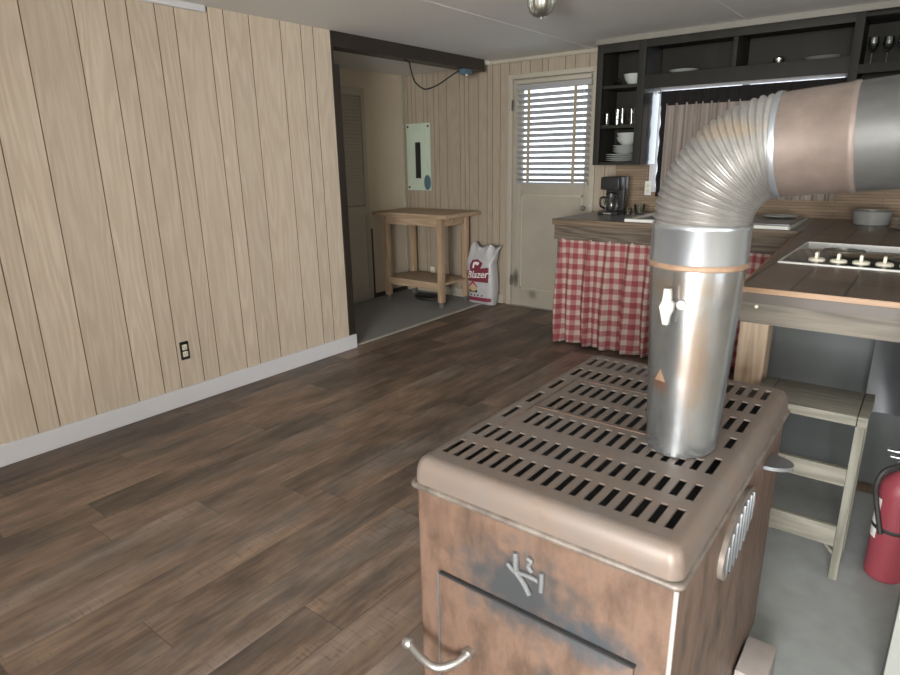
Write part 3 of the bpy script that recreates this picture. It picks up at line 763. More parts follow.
# sink
t = thing('kitchen_sink', 'white rimmed sink set in the kitchen counter under the window', 'sink', (-1.15, 4.50, .947))
bm = new(); sx0, sx1, sy0, sy1 = -1.70, -.665, 4.165, 4.80
rr = [rrect(sx0, sx1, sy0, sy1, .9475, .02), rrect(sx0, sx1, sy0, sy1, .966, .02), rrect(sx0 + .008, sx1 - .008, sy0 + .008, sy1 - .008, .970, .02), rrect(sx0 + .035, sx1 - .035, sy0 + .035, sy1 - .10, .968, .04), rrect(sx0 + .045, sx1 - .045, sy0 + .045, sy1 - .11, .955, .05)]
rings(bm, rr, True); link_mesh('rim', bm, 'white_enamel', t)
bm = new(); rr = [rrect(sx0 + .045, sx1 - .045, sy0 + .045, sy1 - .11, .956, .05), rrect(sx0 + .055, sx1 - .055, sy0 + .055, sy1 - .12, .82, .05), rrect(sx0 + .09, sx1 - .09, sy0 + .09, sy1 - .15, .800, .06)]
rings(bm, rr, True, False, True); link_mesh('basin', bm, 'grey_steel', t)
bm = new(); tube(bm, spline([(-1.2, 4.75, .968), (-1.2, 4.75, 1.10), (-1.2, 4.70, 1.16), (-1.2, 4.60, 1.16), (-1.2, 4.57, 1.12)], 6), .011, 12); link_mesh('faucet', bm, 'steel', t)
bm = new(); box(bm, (-.985, 4.185, .9702), (-.672, 4.735, .9765), .003); tag(link_mesh('drain_mat', bm, 'sheet', loc=(-.83, 4.46, .9702)), 'grey drain mat lying across the right end of the sink', 'mat')
bm = new(); lathe(bm, [(.02, 0), (.05, .002), (.10, .014), (.102, .017), (.05, .006), (.001, .005)], (-.80, 4.60, .9768), 30); tag(link_mesh('platter', bm, 'china', loc=(-.80, 4.60, .9768)), 'white plate lying on the grey drain mat at the sink', 'plate')

# coffee maker
cmx, cmy = -1.995, 4.68
t = thing('coffee_maker', 'black drip coffee maker at the left end of the kitchen counter', 'coffee maker', (cmx, cmy, .947))
bx('base_plate', (cmx - .078, cmy - .12, .947), (cmx + .078, cmy + .09, .972), 'black_plastic', t, .008)
bx('water_tank', (cmx - .075, cmy + .01, .972), (cmx + .075, cmy + .09, 1.232), 'black_plastic', t, .010)
bx('brew_head', (cmx - .075, cmy - .10, 1.135), (cmx + .075, cmy + .01, 1.232), 'black_plastic', t, .012)
bm = new(); lathe(bm, [(.048, 0), (.056, .015), (.058, .05), (.050, .09), (.040, .112), (.042, .122)], (cmx, cmy - .055, .974), 28, True, False); cf = link_mesh('carafe', bm, 'glass', t)
bm = new(); tube(bm, spline([(cmx - .03, cmy - .10, 1.08), (cmx - .045, cmy - .145, 1.075), (cmx - .045, cmy - .145, 1.02), (cmx - .032, cmy - .105, 1.0)], 5), .008, 8); link_mesh('handle', bm, 'black_plastic', cf)
bm = new(); lathe(bm, [(.044, 0), (.044, .012), (.02, .018), (.001, .018)], (cmx, cmy - .055, 1.096), 24); link_mesh('lid', bm, 'black_plastic', cf)
bx('switch', (cmx - .03, cmy - .124, .953), (cmx + .03, cmy - .119, .966), 'steel', t, .001)

# drinking glass on the counter
def tumbler(name, label, c, r, h, group=None, cat='glass', mat='glass'):
    bm = new(); lathe(bm, [(r * .8, 0), (r * .82, .004), (r, h), (r * .93, h), (r * .76, .010), (.001, .010)], c, 22, True, False)
    o = link_mesh(name, bm, mat, loc=c); tag(o, label, cat, group); return o
tumbler('drinking_glass', 'clear glass on the counter under the white outlet plate', (-1.825, 4.78, .947), .045, .075)
tumbler('drinking_glass', 'small glass standing just right of the coffee maker base', (-1.845, 4.60, .947), .032, .06)

# ------------------------------------------------------------------ peninsula with cooktop
PX0, PX1, PY0 = -.492, 1.20, 2.272
t = thing('peninsula_counter', 'brown tiled peninsula counter with orange wood edge in the right foreground', 'counter', (.3, 3.2, 0))
def slab(name, mat, d0, d1, y0, y1, z0, z1, full=True):
    """a board whose left edge follows the slightly splayed side of the peninsula, d0..d1 inward of it"""
    e = lambda y: -.491 - .055 * (y - 2.3)
    q = [(e(y0) + d0, y0), (PX1 if full else e(y0) + d1, y0), (PX1 if full else e(y1) + d1, y1), (e(y1) + d0, y1)]
    bm = new(); rings(bm, [[(x, y, z0) for x, y in q], [(x, y, z1) for x, y in q]], True, True, True)
    bmesh.ops.bevel(bm, geom=bm.edges[:], offset=.002, segments=2, affect='EDGES')
    return bm
def join(*bms):
    me = bpy.data.meshes.new('j'); out = new()
    for b in bms:
        b.to_mesh(me); out.from_mesh(me); b.free()
    bpy.data.meshes.remove(me); return out
link_mesh('tile_top', slab('', '', 0, 0, PY0 + .016, 4.95, .9475, .952), 'tile', t)
link_mesh('edge_strip', join(slab('', '', -.012, 0, PY0, PY0 + .016, .935, .953), slab('', '', -.012, 0, PY0 + .016, 4.08, .935, .953, False)), 'edgewood', t)
link_mesh('edge_band', join(slab('', '', -.008, 0, PY0 + .003, PY0 + .03, .900, .935), slab('', '', -.008, .02, PY0 + .03, 4.08, .900, .935, False)), 'darkedge', t)
link_mesh('apron_board', join(slab('', '', .004, 0, PY0 + .018, PY0 + .05, .825, .900), slab('', '', .004, .035, PY0 + .05, 4.08, .825, .900, False)), 'apron_grey', t)
bx('post', (-.505, 2.405, 0), (-.408, 2.50, .825), 'postwood', t, .004, 'raw orange fir post')
bx('post', (1.05, 2.415, 0), (1.145, 2.51, .825), 'postwood', t, .004, 'raw orange fir post')
bx('back_panel', (-.48, 3.00, .006), (PX1, 3.02, .905), 'underpanel', t, .002)
bx('side_panel', (-.50, 3.02, .006), (-.482, 4.08, .905), 'underpanel', t, .002)
bm = new(); lathe(bm, [(.006, 0), (.006, -.003), (.001, -.004)], (-.435, PY0 + .018, .885), 10, axis='y'); link_mesh('screw', bm, 'cream_plastic', t)

bm = new(); n = 16; G = []
for i in range(n + 1):
    row = []
    for j in range(7):
        z = .40 + .40 * j / 6; x = -.10 + .62 * i / n
        row.append(bm.verts.new((x, 2.80 + .018 * math.sin(i * .9 + j * .25) + .012 * math.sin(j * .8 + i * .3), z)))
    G.append(row)
for i in range(n):
    for j in range(6): bm.faces.new((G[i][j], G[i + 1][j], G[i + 1][j + 1], G[i][j + 1]))
ext = bmesh.ops.solidify(bm, geom=bm.faces[:], thickness=.003)
o = link_mesh('sheet_metal_shield', bm, 'sheet', loc=(.2, 2.80, .4)); tag(o, 'dull grey sheet metal shield hanging under the right of the peninsula', 'metal sheet')

t = thing('cooktop', 'black glass cooktop with white rim set into the peninsula tiles', 'cooktop', (.0, 3.2, .951))
kx0, kx1, ky0, ky1 = -.500 + .012, .32, 2.87, 3.585
bm = new()
rr = [rrect(kx0, kx1, ky0, ky1, .951, .008), rrect(kx0, kx1, ky0, ky1, .958, .008), rrect(kx0 + .010, kx1 - .010, ky0 + .010, ky1 - .010, .959, .006), rrect(kx0 + .010, kx1 - .010, ky0 + .010, ky1 - .010, .955, .006)]
rings(bm, rr, True); link_mesh('rim', bm, 'white_enamel', t)
bx('glass_plate', (kx0 + .009, ky0 + .009, .9515), (kx1 - .009, ky1 - .009, .956), 'cookglass', t, .001)
for bxx, byy, br in ((-.30, 3.36, .085), (-.02, 3.20, .1), (-.02, 3.44, .075)):
    bm = new(); lathe(bm, [(br, 0), (br, .0008), (br - .006, .0008), (br - .006, 0)], (bxx, byy, .956), 40, False, False); link_mesh('burner_ring', bm, 'grey_steel', t)
for k in range(5):
    kxp = -.36 + k * .079
    c = (kxp, 2.985, .956)
    bm = new(); lathe(bm, [(.031, 0), (.031, .007), (.026, .011), (.014, .012), (.001, .012)], c, 24); box(bm, (c[0] - .006, c[1] - .022, c[2] + .009), (c[0] + .006, c[1] + .022, c[2] + .036), .003); link_mesh('knob', bm, 'cream_plastic', t)

# glass dish, plates on the far end of the peninsula
bm = new(); lathe(bm, [(.088, 0), (.098, .008), (.108, .085), (.112, .088), (.103, .088), (.092, .012), (.001, .010)], (-.30, 4.66, .951), 36, True, False)
tag(link_mesh('glass_bowl', bm, 'cloudy', loc=(-.30, 4.66, .951)), 'cloudy round glass bowl standing at the back of the peninsula', 'bowl')
for k in range(4):
    c = (-.085, 4.45, .951 + k * .016)
    bm = new(); lathe(bm, [(.05, 0), (.06, .002), (.108, .014), (.11, .0155), (.06, .005), (.001, .004)], c, 32)
    tag(link_mesh('dinner_plate', bm, 'china', loc=c), ['bottom plate', 'second plate from the bottom', 'third plate from the bottom', 'top plate'][k] + ' of the small stack beside the cloudy glass bowl', 'plate', 'plates stacked on the peninsula')

# ------------------------------------------------------------------ upper cabinets (open shelves)
CY = 4.70
t = thing('shelf_cabinet', 'dark open shelf cabinet beside the door, holding bowls and glasses', 'cabinet', (-2.01, 4.86, 1.317))
bx('side_panel', (-2.19, CY, 1.317), (-2.165, YB - .003, 2.18), 'cabinet', t)
bx('side_panel', (-1.855, CY, 1.317), (-1.82, YB - .003, 2.18), 'cabinet_gloss', t)
bx('back_panel', (-2.165, YB - .012, 1.317), (-1.855, YB - .003, 2.18), 'cabinet', t)
for z in (1.317, 1.588, 1.872, 2.155): bx('shelf', (-2.165, CY + .006, z), (-1.855, YB - .012, z + .022), 'cabinet', t)
bm = new(); box(bm, (-2.193, CY - .018, 1.317), (-2.145, CY, 2.18), .002); box(bm, (-1.872, CY - .018, 1.317), (-1.815, CY, 2.18), .002); box(bm, (-2.15, CY - .018, 2.12), (-1.872, CY, 2.18), .002); link_mesh('face_frame', bm, 'cabinet', t)
t = thing('shelf_cabinet', 'dark open shelf running above the curtained kitchen window', 'cabinet', (-1.17, 4.86, 1.85))
bx('shelf', (-1.819, CY + .004, 1.915), (-.545, YB - .003, 1.937), 'cabinet', t)
bx('top_panel', (-1.819, CY + .004, 2.155), (-.545, YB - .003, 2.179), 'cabinet', t)
bx('back_panel', (-1.819, YB - .012, 1.937), (-.545, YB - .003, 2.155), 'cabinet', t)
bx('valance_board', (-1.814, CY - .016, 1.852), (-.545, CY + .004, 1.945), 'cabinet', t)
bx('divider', (-1.235, CY, 1.937), (-1.205, YB - .012, 2.155), 'cabinet', t)
bx('top_rail', (-1.814, CY - .016, 2.13), (-.545, CY + .004, 2.18), 'cabinet', t)
t = thing('shelf_cabinet', 'dark open shelf cabinet at the top right holding a row of glasses', 'cabinet', (-.05, 4.86, 1.317))
bx('side_panel', (-.543, CY, 1.317), (-.51, YB - .003, 2.18), 'cabinet', t)
bx('side_panel', (.40, CY, 1.317), (.43, YB - .003, 2.18), 'cabinet', t)
bx('back_panel', (-.51, YB - .012, 1.317), (.40, YB - .003, 2.18), 'cabinet', t)
for z in (1.317, 1.60, 1.868, 2.155): bx('shelf', (-.51, CY + .006, z), (.40, YB - .012, z + .022), 'cabinet', t)
bm = new(); box(bm, (-.55, CY - .018, 1.317), (-.50, CY, 2.18), .002); box(bm, (-.50, CY - .018, 1.84), (.40, CY, 1.892), .002); link_mesh('face_frame', bm, 'cabinet', t)

# kitchen window curtain on its rod
t = thing('window_curtain', 'taupe pleated curtain with black header on a rod over the kitchen window', 'curtain', (-1.2, 4.985, 1.84))
bm = new(); tube(bm, [(-1.818, 4.985, 1.842), (-.55, 4.985, 1.842)], .006, 10); link_mesh('rod', bm, 'steel', t)
def pleats(x): return .014 * math.sin(x * 95 + 1.6 * math.sin(x * 13)) + .006 * math.sin(x * 171)
def sheet(name, x0, x1, z0, z1, mat, yo, nx=300, amp=1., side=None):
    bm = new(); G = []
    for i in range(nx + 1):
        x = x0 + (x1 - x0) * i / nx
        G.append([bm.verts.new((x + (side(s) if side and i < 6 else 0), 4.972 + yo + pleats(x) * amp * (.6 + .4 * (1 - s)), z0 + (z1 - z0) * s)) for s in [j / 10 for j in range(11)]])
    for i in range(nx):
        for j in range(10): bm.faces.new((G[i][j], G[i + 1][j], G[i + 1][j + 1], G[i][j + 1]))
    return link_mesh(name, bm, mat, t)
sheet('header', -1.79, -.55, 1.745, 1.850, 'kdark', -.004, amp=.3)
sheet('border', -1.785, -1.74, 1.07, 1.76, 'kdark', 0, 40, side=lambda s: .006 * math.sin(s * 25))
sheet('cloth', -1.745, -.55, 1.07, 1.76, 'kcurtain', 0)

# crockery on the shelves
def bowl(name, label, c, r, h, group=None, mat='china'):
    bm = new(); lathe(bm, [(r * .45, 0), (r * .5, .004), (r * .85, h * .5), (r, h), (r * .95, h), (r * .8, h * .52), (r * .4, .010), (.001, .008)], c, 32, True, False)
    o = link_mesh(name, bm, mat, loc=c); tag(o, label, 'bowl', group); return o
bowl('bowl', 'white bowl on the upper shelf of the cabinet beside the door', (-1.95, 4.82, 1.894), .078, .078)
bm = new(); lathe(bm, [(.04, 0), (.045, .012), (.03, .03), (.010, .036), (.014, .05), (.006, .062), (.001, .064)], (-2.08, 4.83, 1.894), 20)
tag(link_mesh('glass_candy_dish', bm, 'glass', loc=(-2.08, 4.83, 1.894)), 'small lidded glass dish left of the white bowl, upper shelf', 'dish')
glasses_g = 'glasses on the middle shelf'
for k, (x, y) in enumerate(((-2.125, 4.76), (-2.06, 4.80), (-2.00, 4.76), (-1.945, 4.80), (-1.895, 4.75), (-2.09, 4.90), (-1.97, 4.90))):
    tumbler('drinking_glass', 'clear drinking glass on the middle shelf of the cabinet beside the door', (x, y, 1.61), .026, .12 - .03 * (k == 0), glasses_g)
z = 1.339
for k in range(4):
    c = (-2.02, 4.83, z); bm = new(); lathe(bm, [(.06, 0), (.07, .002), (.118, .012), (.121, .016), (.06, .006), (.001, .004)], c, 32)
    tag(link_mesh('dinner_plate', bm, 'china', loc=c), ['lowest', 'second lowest', 'second highest', 'highest'][k] + ' large white plate in the stack on the bottom cabinet shelf', 'plate', 'plates stacked in the cabinet'); z += .0145
z += .003
for k in range(3):
    c = (-2.0, 4.83, z); bm = new(); lathe(bm, [(.05, 0), (.055, .002), (.09, .024), (.093, .026), (.05, .006), (.001, .004)], c, 32)
    tag(link_mesh('soup_plate', bm, 'china', loc=c), ['bottom', 'middle', 'top'][k] + ' small deep plate stacked on the large white plates', 'plate', 'deep plates stacked in the cabinet'); z += .0185
z += .009
for k in range(2):
    bowl('bowl', ['lower', 'upper'][k] + ' white bowl on the plate stack in the bottom cabinet shelf', (-1.98, 4.83, z), .082, .06, 'bowls stacked in the cabinet'); z += .03
# over the window
c = (-1.575, 4.79, 1.937); bm = new(); lathe(bm, [(.05, 0), (.06, .003), (.10, .026), (.104, .028), (.06, .008), (.001, .005)], c, 32)
tag(link_mesh('serving_dish', bm, 'china', loc=c), 'white shallow dish on the shelf above the left of the window', 'dish')
c = (-.965, 4.80, 1.937); bm = new(); lathe(bm, [(.022, 0), (.03, .012), (.034, .045), (.02, .055), (.001, .056)], c, 22)
tag(link_mesh('sugar_pot', bm, 'steel', loc=c), 'small shiny metal pot on the shelf above the middle of the window', 'pot')
bm = new(); rr = []
for s, h in ((.6, 0), (.65, .003), (1, .035), (.97, .036), (.6, .008)): rr.append([(-.72 + .11 * s * math.cos(a), 4.83 + .075 * s * math.sin(a), 1.937 + h) for a in [2 * PI * k / 32 for k in range(32)]])
rings(bm, rr, True, True, True); tag(link_mesh('serving_dish', bm, 'grey_steel', loc=(-.72, 4.83, 1.937)), 'grey oval dish on the shelf above the right of the window', 'dish')
for k in range(6):
    x = -.45 + .075 * k
    bm = new(); lathe(bm, [(.028, 0), (.028, .003), (.004, .007), (.004, .07), (.02, .085), (.031, .12), (.026, .155), (.025, .155), (.029, .12), (.001, .083)], (x, 4.77 + .03 * (k % 2), 1.89), 22, True, False)
    tag(link_mesh('wine_glass', bm, 'glass', loc=(x, 4.77 + .03 * (k % 2), 1.89)), 'stemmed glass in the row on the top right cabinet shelf', 'glass', 'stemmed glasses in the right cabinet')

# ------------------------------------------------------------------ wood stove
SX0, SX1, SY0, SY1 = -.785, -.222, .868, 1.748
SC = (-.505, 1.31, 0)
t = thing('wood_stove', 'rusty brown box wood stove with slotted top in the foreground', 'wood stove', SC)
bm = new(); rr = [rrect(SX0 + .006, SX1 - .006, SY0 + .006, SY1 - .006, .07, .012), rrect(SX0 + .006, SX1 - .006, SY0 + .006, SY1 - .006, .733, .012)]
rings(bm, rr, True, True, True); link_mesh('firebox', bm, 'stove', t)
bm = new()
for x in (SX0 + .03, SX1 - .09):
    for y in (SY0 + .03, SY1 - .09): 
        b2 = new(); box(b2, (x, y, .006), (x + .06, y + .06, .07), .004); link_mesh('foot', b2, 'stovein', t)
bm.free()
bm = new(); rr = [rrect(SX0 + .004, SX1 - .004, SY0 + .004, SY1 - .004, .728, .014)]
for k in range(9):
    a = -PI / 2 + PI * k / 8
    e = .007 * math.cos(a); rr.append(rrect(SX0 - e + .002, SX1 + e - .002, SY0 - e + .002, SY1 + e - .002, .737 + .007 * math.sin(a), .016))
rings(bm, rr, True); link_mesh('rolled_lip', bm, 'lip', t)
# top: a rounded rim round a slotted plate
GX0, GX1, GY0, GY1, ZT = -.757, -.250, .905, 1.712, .80
bm = new(); rr = []
for k in range(11):
    a = PI / 2 * k / 10
    ins = .030 * (1 - math.cos(a) ** .72); rr.append(rrect(SX0 + ins + .001, SX1 - ins - .001, SY0 + ins + .001, SY1 - ins - .001, .744 + .056 * math.sin(a) ** .72, max(.004, .024 - ins * .66)))
rings(bm, rr, True); R0 = rr[-1]
# slot layout
pitch, wS = .0297, .0152
rowsY = [(.927, 1.000), (1.036, 1.103), (1.154, 1.232), (1.269, 1.350), (1.386, 1.468), (1.512, 1.582), (1.620, 1.694)]
colsX = [-.7425 + pitch * i for i in range(17)]
PCX, PCY = -.354, 1.275
holes = {}
for ri, (a, b) in enumerate(rowsY):
    for ci, x in enumerate(colsX):
        if ri in (2, 3, 4) and ci == 1: continue
        y0, y1 = a, b
        dx = abs(x - PCX)
        rad = .088
        if dx < rad:
            hh = math.sqrt(rad ** 2 - dx ** 2)
            lo, hi = PCY - hh, PCY + hh
            if y0 < hi and y1 > lo:
                if y0 < lo - .018 and lo < y1: y1 = min(y1, lo)
                elif y1 > hi + .018 and hi > y0: y0 = max(y0, hi)
                else: continue
        if y1 - y0 < .012: continue
        holes[(ri, ci)] = (y0, y1)
ix0, ix1, iy0, iy1 = SX0 + .0295, SX1 - .0295, SY0 + .0295, SY1 - .0295
xs = [ix0]
for x in colsX: xs += [x - wS / 2, x + wS / 2]
xs.append(ix1)
vc = {}
def V(x, y, z):
    k = (round(x, 5), round(y, 5), round(z, 5))
    if k not in vc: vc[k] = bm.verts.new((x, y, z))
    return vc[k]
ys = sorted({round(v, 5) for h in holes.values() for v in h} | {iy0, iy1})
def q4(*p): bm.faces.new([V(*v) for v in p])
for i in range(len(xs) - 1):
    xa, xb = xs[i], xs[i + 1]
    segs = [] if i % 2 == 0 else [holes[(ri, (i - 1) // 2)] for ri in range(7) if (ri, (i - 1) // 2) in holes]
    inh = lambda y: any(a < y < b for a, b in segs)
    mids = [(a + b) / 2 for a, b in zip(ys, ys[1:])]
    for k, (ya, yb) in enumerate(zip(ys, ys[1:])):
        if not inh(mids[k]): q4((xa, ya, ZT), (xb, ya, ZT), (xb, yb, ZT), (xa, yb, ZT)); continue
        for x in (xa, xb): q4((x, ya, ZT), (x, yb, ZT), (x, yb, ZT - .0035), (x, ya, ZT - .0035))
        if not inh(mids[k - 1]): q4((xa, ya, ZT), (xb, ya, ZT), (xb, ya, ZT - .0035), (xa, ya, ZT - .0035))
        if not inh(mids[k + 1]): q4((xa, yb, ZT), (xb, yb, ZT), (xb, yb, ZT - .0035), (xa, yb, ZT - .0035))
link_mesh('slotted_top', bm, 'stovetop', t)
bx('heat_shield', (SX0 + .03, SY0 + .03, .738), (SX1 - .03, SY1 - .03, .744), 'stovein', t, 0)
bm = new(); box(bm, (-.716, 1.115, .8003), (-.712, 1.49, .8022), .0006); box(bm, (-.712, 1.252, .8003), (-.43, 1.256, .8022), .0006); box(bm, (-.712, 1.486, .8003), (-.33, 1.49, .8022), .0006); link_mesh('lid_seam', bm, 'stove', t)
# loading door in the front with its wire-thin bright edge
FY = SY0 + .006
dr = bx('door', (-.713, FY - .010, .16), (-.285, FY - .0005, .549), 'stove', t, .003)
bm = new(); tube(bm, [(SX1 - .008, SY0 + .008, .08), (SX1 - .008, SY0 + .008, .726)], .0042, 10); link_mesh('corner_highlight_strip', bm, 'corner_highlight', t)['label'] = 'worn corner edge with painted highlight'  # added pale strip paints the highlight along the worn corner
bm = new(); box(bm, (-.716, FY - .0125, .16), (-.7125, FY - .0005, .5515), .0005); link_mesh('door_edge', bm, 'sheet', dr)['label'] = 'bright worn door edge'
bm = new(); box(bm, (-.7125, FY - .0115, .5485), (-.283, FY - .0005, .5525), .0005); link_mesh('door_top_shadow', bm, 'stovein', dr)['label'] = 'dark strip painted as shadow above the door'  # solid strip painting the shadow line along the door top
bm = new(); tube(bm, spline([(-.632, FY - .012, .392), (-.642, FY - .045, .383), (-.672, FY - .072, .374), (-.712, FY - .075, .378), (-.757, FY - .067, .387)], 6), .0085, 12)
lathe(bm, [(.013, -.012), (.014, 0), (.013, .004)], (-.632, FY - .012, .390), 16, axis='y'); lathe(bm, [(.011, -.010), (.013, -.004), (.013, .004), (.010, .010)], (-.757, FY - .067, .387), 16, axis='x')
link_mesh('handle', bm, 'chrome', dr)['label'] = 'bent chrome door handle'
# emblem: an upright, two arms and a small crown-like hook
bm = new(); ex, ez, ey = -.505, .640, FY - .004
def stroke(pts, r=.0042): tube(bm, spline([(ex + x, ey, ez + z) for x, z in pts], 5), r, 8)
stroke([(-.022, .036), (-.021, .005), (-.020, -.008)], .006); stroke([(-.022, -.006), (-.005, -.022), (.010, -.044)], .0055); stroke([(-.040, .004), (-.030, -.004), (-.020, -.010)])
stroke([(-.018, -.006), (.008, -.004), (.028, -.006)], .0045); stroke([(.035, .016), (.035, -.006), (.034, -.026)], .0048); stroke([(.004, .034), (.012, .030), (.006, .018), (.014, .008)], .0045)
link_mesh('emblem', bm, 'soot_silver', t)['label'] = 'worn silver maker emblem'
# side vent: long pointed louvre with a bright rim, and half-round bracket behind it
bm = new(); XS = SX1 - .006
def lens(sy, sz, n=40): return [(1.27 + .128 * sy * math.cos(a), .628 + .072 * sz * math.sin(a) + .02 * sy * math.cos(a)) for a in [2 * PI * k / n for k in range(n)]]
rr = [[(XS, y, z) for y, z in lens(1, 1)], [(XS + .010, y, z) for y, z in lens(1, 1)], [(XS + .012, y, z) for y, z in lens(.93, .84)], [(XS + .004, y, z) for y, z in lens(.92, .82)]]
rings(bm, rr, True, False, True); vt = link_mesh('side_vent', bm, 'lip', t); vt['label'] = 'worn oval louvred side vent'
bm = new()
for k in range(8):
    y = 1.172 + k * .028; hgt = .054 * math.sqrt(max(.05, 1 - ((y - 1.27) / .125) ** 2))
    box(bm, (XS + .004, y - .004, .628 + (y - 1.27) * .15 - hgt), (XS + .014, y + .004, .628 + (y - 1.27) * .15 + hgt), .001)
link_mesh('louvre_blade', bm, 'sheet', vt)
bm = new(); n = 18; rr = []
for z in (.662, .671): rr.append([(XS - .002, 1.56 - .04, z)] + [(XS + .058 * math.sin(PI * k / n), 1.56 - .04 * math.cos(PI * k / n), z) for k in range(n + 1)] + [(XS - .002, 1.56 + .04, z)])
rings(bm, rr, True, True, True); link_mesh('side_bracket', bm, 'sheet', t)

# ------------------------------------------------------------------ stovepipe
t = thing('stovepipe', 'galvanised stovepipe with crimped elbow rising from the stove', 'stovepipe', (PCX, PCY, .80))
bm = new(); TX = -.3595
rr = []
for k in range(25):
    s = k / 24; r = .0705 + (.0905 - .0705) * s; z = .803 + s * (1.188 - .803); cx = PCX + (TX - PCX) * s
    rr.append([(cx + r * math.cos(a), PCY - .012 * (1 - s) + (r + .016 * (1 - s)) * math.sin(a), z) for a in [2 * PI * i / 56 for i in range(56)]])
rings(bm, rr, True, False, False); fp = link_mesh('flue_pipe', bm, 'galv', t)
bm = new(); box(bm, (-.452, 1.246, .81), (-.447, 1.252, 1.185)); bm.free()
bm = new(); lathe(bm, [(.0895, 0), (.0935, .003), (.0942, .008), (.092, .012), (.0900, .014)], (TX, PCY, 1.182), 56, False, False); link_mesh('rusty_band', bm, 'rust_seam', t)['label'] = 'orange rusty seam band'
bm = new(); lathe(bm, [(.0910, 0), (.0920, .004), (.0920, .064), (.0935, .067), (.0935, .071), (.0915, .074)], (TX, PCY, 1.193), 56, False, False); link_mesh('bright_ring', bm, 'galv_new', t)['label'] = 'shiny new metal ring'
# elbow swept along a quarter ellipse, with crimps that close toward the inside
SL = math.atan(.09)                                  # the run rises a little on its way to the wall
bm = new(); E0 = Vector((TX, PCY, 1.262)); RX, RZ = .134, .148; nT = 150; rr = []
TH = PI / 2 - SL * 1.05
for k in range(nT + 1):
    th = TH * k / nT
    ctr = E0 + Vector((RX * (1 - math.cos(th)), 0, RZ * math.sin(th)))
    tan = Vector((RX * math.sin(th), 0, RZ * math.cos(th))).normalized()
    nrm = Vector((-tan.z, 0, tan.x))   # outward side of the bend
    env = min(1, k / 8, (nT - k) / 8)
    ring = []
    for i in range(64):
        a = 2 * PI * i / 64
        outer = .5 + .5 * math.cos(a)
        r = .0905 - .002 * k / nT + env * (.0032 * math.sin(k / nT * 2 * PI * 23)) * (.35 + .65 * outer) * (1 if outer > .04 else .6)
        ring.append(ctr + nrm * (r * math.cos(a)) + Vector((0, 1, 0)) * (r * math.sin(a)))
    rr.append(ring)
rings(bm, rr, True); link_mesh('crimped_elbow', bm, 'elbow', t)
H0 = ctr; HD = Vector((math.cos(SL), 0, math.sin(SL))); HN = Vector((-HD.z, 0, HD.x))
def run(name, prof, mat, lab=None):
    bm = new(); rings(bm, [[H0 + HD * h + HN * (r * math.cos(2 * PI * i / 56)) + Vector((0, 1, 0)) * (r * math.sin(2 * PI * i / 56)) for i in range(56)] for r, h in prof], True)
    o = link_mesh(name, bm, mat, t)
    if lab: o['label'] = lab
run('elbow_bead', [(.0885, -.004), (.0920, -.002), (.0925, .003), (.0915, .007), (.0900, .008)], 'sheet')
run('rusted_section', [(.0895, .006), (.0895, .108), (.0912, .112), (.0912, .118), (.0895, .121)], 'rustpipe', 'pinkish rusted pipe section')
run('horizontal_pipe', [(.0892, .115), (.0892, (X1 - H0.x) / HD.x)], 'darkpipe', 'sooty grey pipe section')
tz_ = H0.z + HD.z * (X1 - H0.x) / HD.x
bm = new(); lathe(bm, [(.0935, -.02), (.15, -.012), (.15, -.001)], (X1, PCY, tz_), 40, False, False, 'x'); link_mesh('wall_thimble', bm, 'darkpipe', t)
# damper key on the front of the flue
dy = PCY - .091; dx, dz = -.378, 1.118
bm = new(); lathe(bm, [(.009, .008), (.009, -.016)], (dx, dy, dz), 14, axis='y')
pl = [(-.006, .034), (.006, .034), (.008, .012), (.014, .006), (.013, -.008), (.009, -.016), (.006, -.036), (-.004, -.036), (-.010, -.012), (-.013, -.002), (-.008, .010)]
rings(bm, [[(dx + x, dy - .014, dz + z) for x, z in pl], [(dx + x, dy - .024, dz + z) for x, z in pl]], True, True, True)
lathe(bm, [(.008, -.002), (.009, -.012), (.001, -.014)], (dx + .024, dy - .004 + .004, dz + .003), 12, axis='y')
link_mesh('damper_key', bm, 'cast', t)['label'] = 'pale cast damper key'
bm = new(); s = .37; tz = .968; tyy = PCY - .0815
ang = math.radians(-112)
vs = []
for x, z in ((-.013, -.011), (.012, -.010), (.001, .016)): vs.append((x, z))
def onpipe(x, z, off): 
    r = .0705 + (.0905 - .0705) * ((z - .803) / .385); a = ang + x / r
    return (-.356 + (r + off) * math.cos(a), PCY - .007 + (r + .0094 + off) * math.sin(a), z)
rings(bm, [[onpipe(x, tz + z, .0006) for x, z in vs], [onpipe(x, tz + z, .0016) for x, z in vs]], True, True, True); link_mesh('warning_mark', bm, 'rust_seam', t)['label'] = 'orange rust triangle'

# ------------------------------------------------------------------ stool, extinguisher, brick
t = thing('wooden_stool', 'weathered wooden stool with plank rungs under the peninsula edge', 'stool', (-.22, 2.30, .006))
qx0, qx1, qy0, qy1, qz = -.395, -.058, 2.175, 2.425, .60
bm = new(); box(bm, (qx0 + .045, qy0, qz - .032), (qx1 - .03, qy1, qz), .003); box(bm, (qx0, qy0, qz - .034), (qx0 + .043, qy1, qz + .001), .003); box(bm, (qx1 - .028, qy0, qz - .034), (qx1, qy1, qz + .001), .003); link_mesh('seat', bm, 'stoolwood', t)
for x in (qx0 + .03, qx1 - .018):
    for y in (qy0 + .022, qy1 - .022):
        bm = new(); box(bm, (x - .013, y - .016, .006), (x + .013, y + .016, qz - .034), .002); link_mesh('leg', bm, 'stoolwood_z', t)
for z0, z1 in ((.357, .418), (.135, .208)):
    bm = new(); box(bm, (qx0 + .02, qy0 - .004, z0), (qx1 - .031, qy0 + .02, z1), .002); link_mesh('rung', bm, 'stoolwood', t)
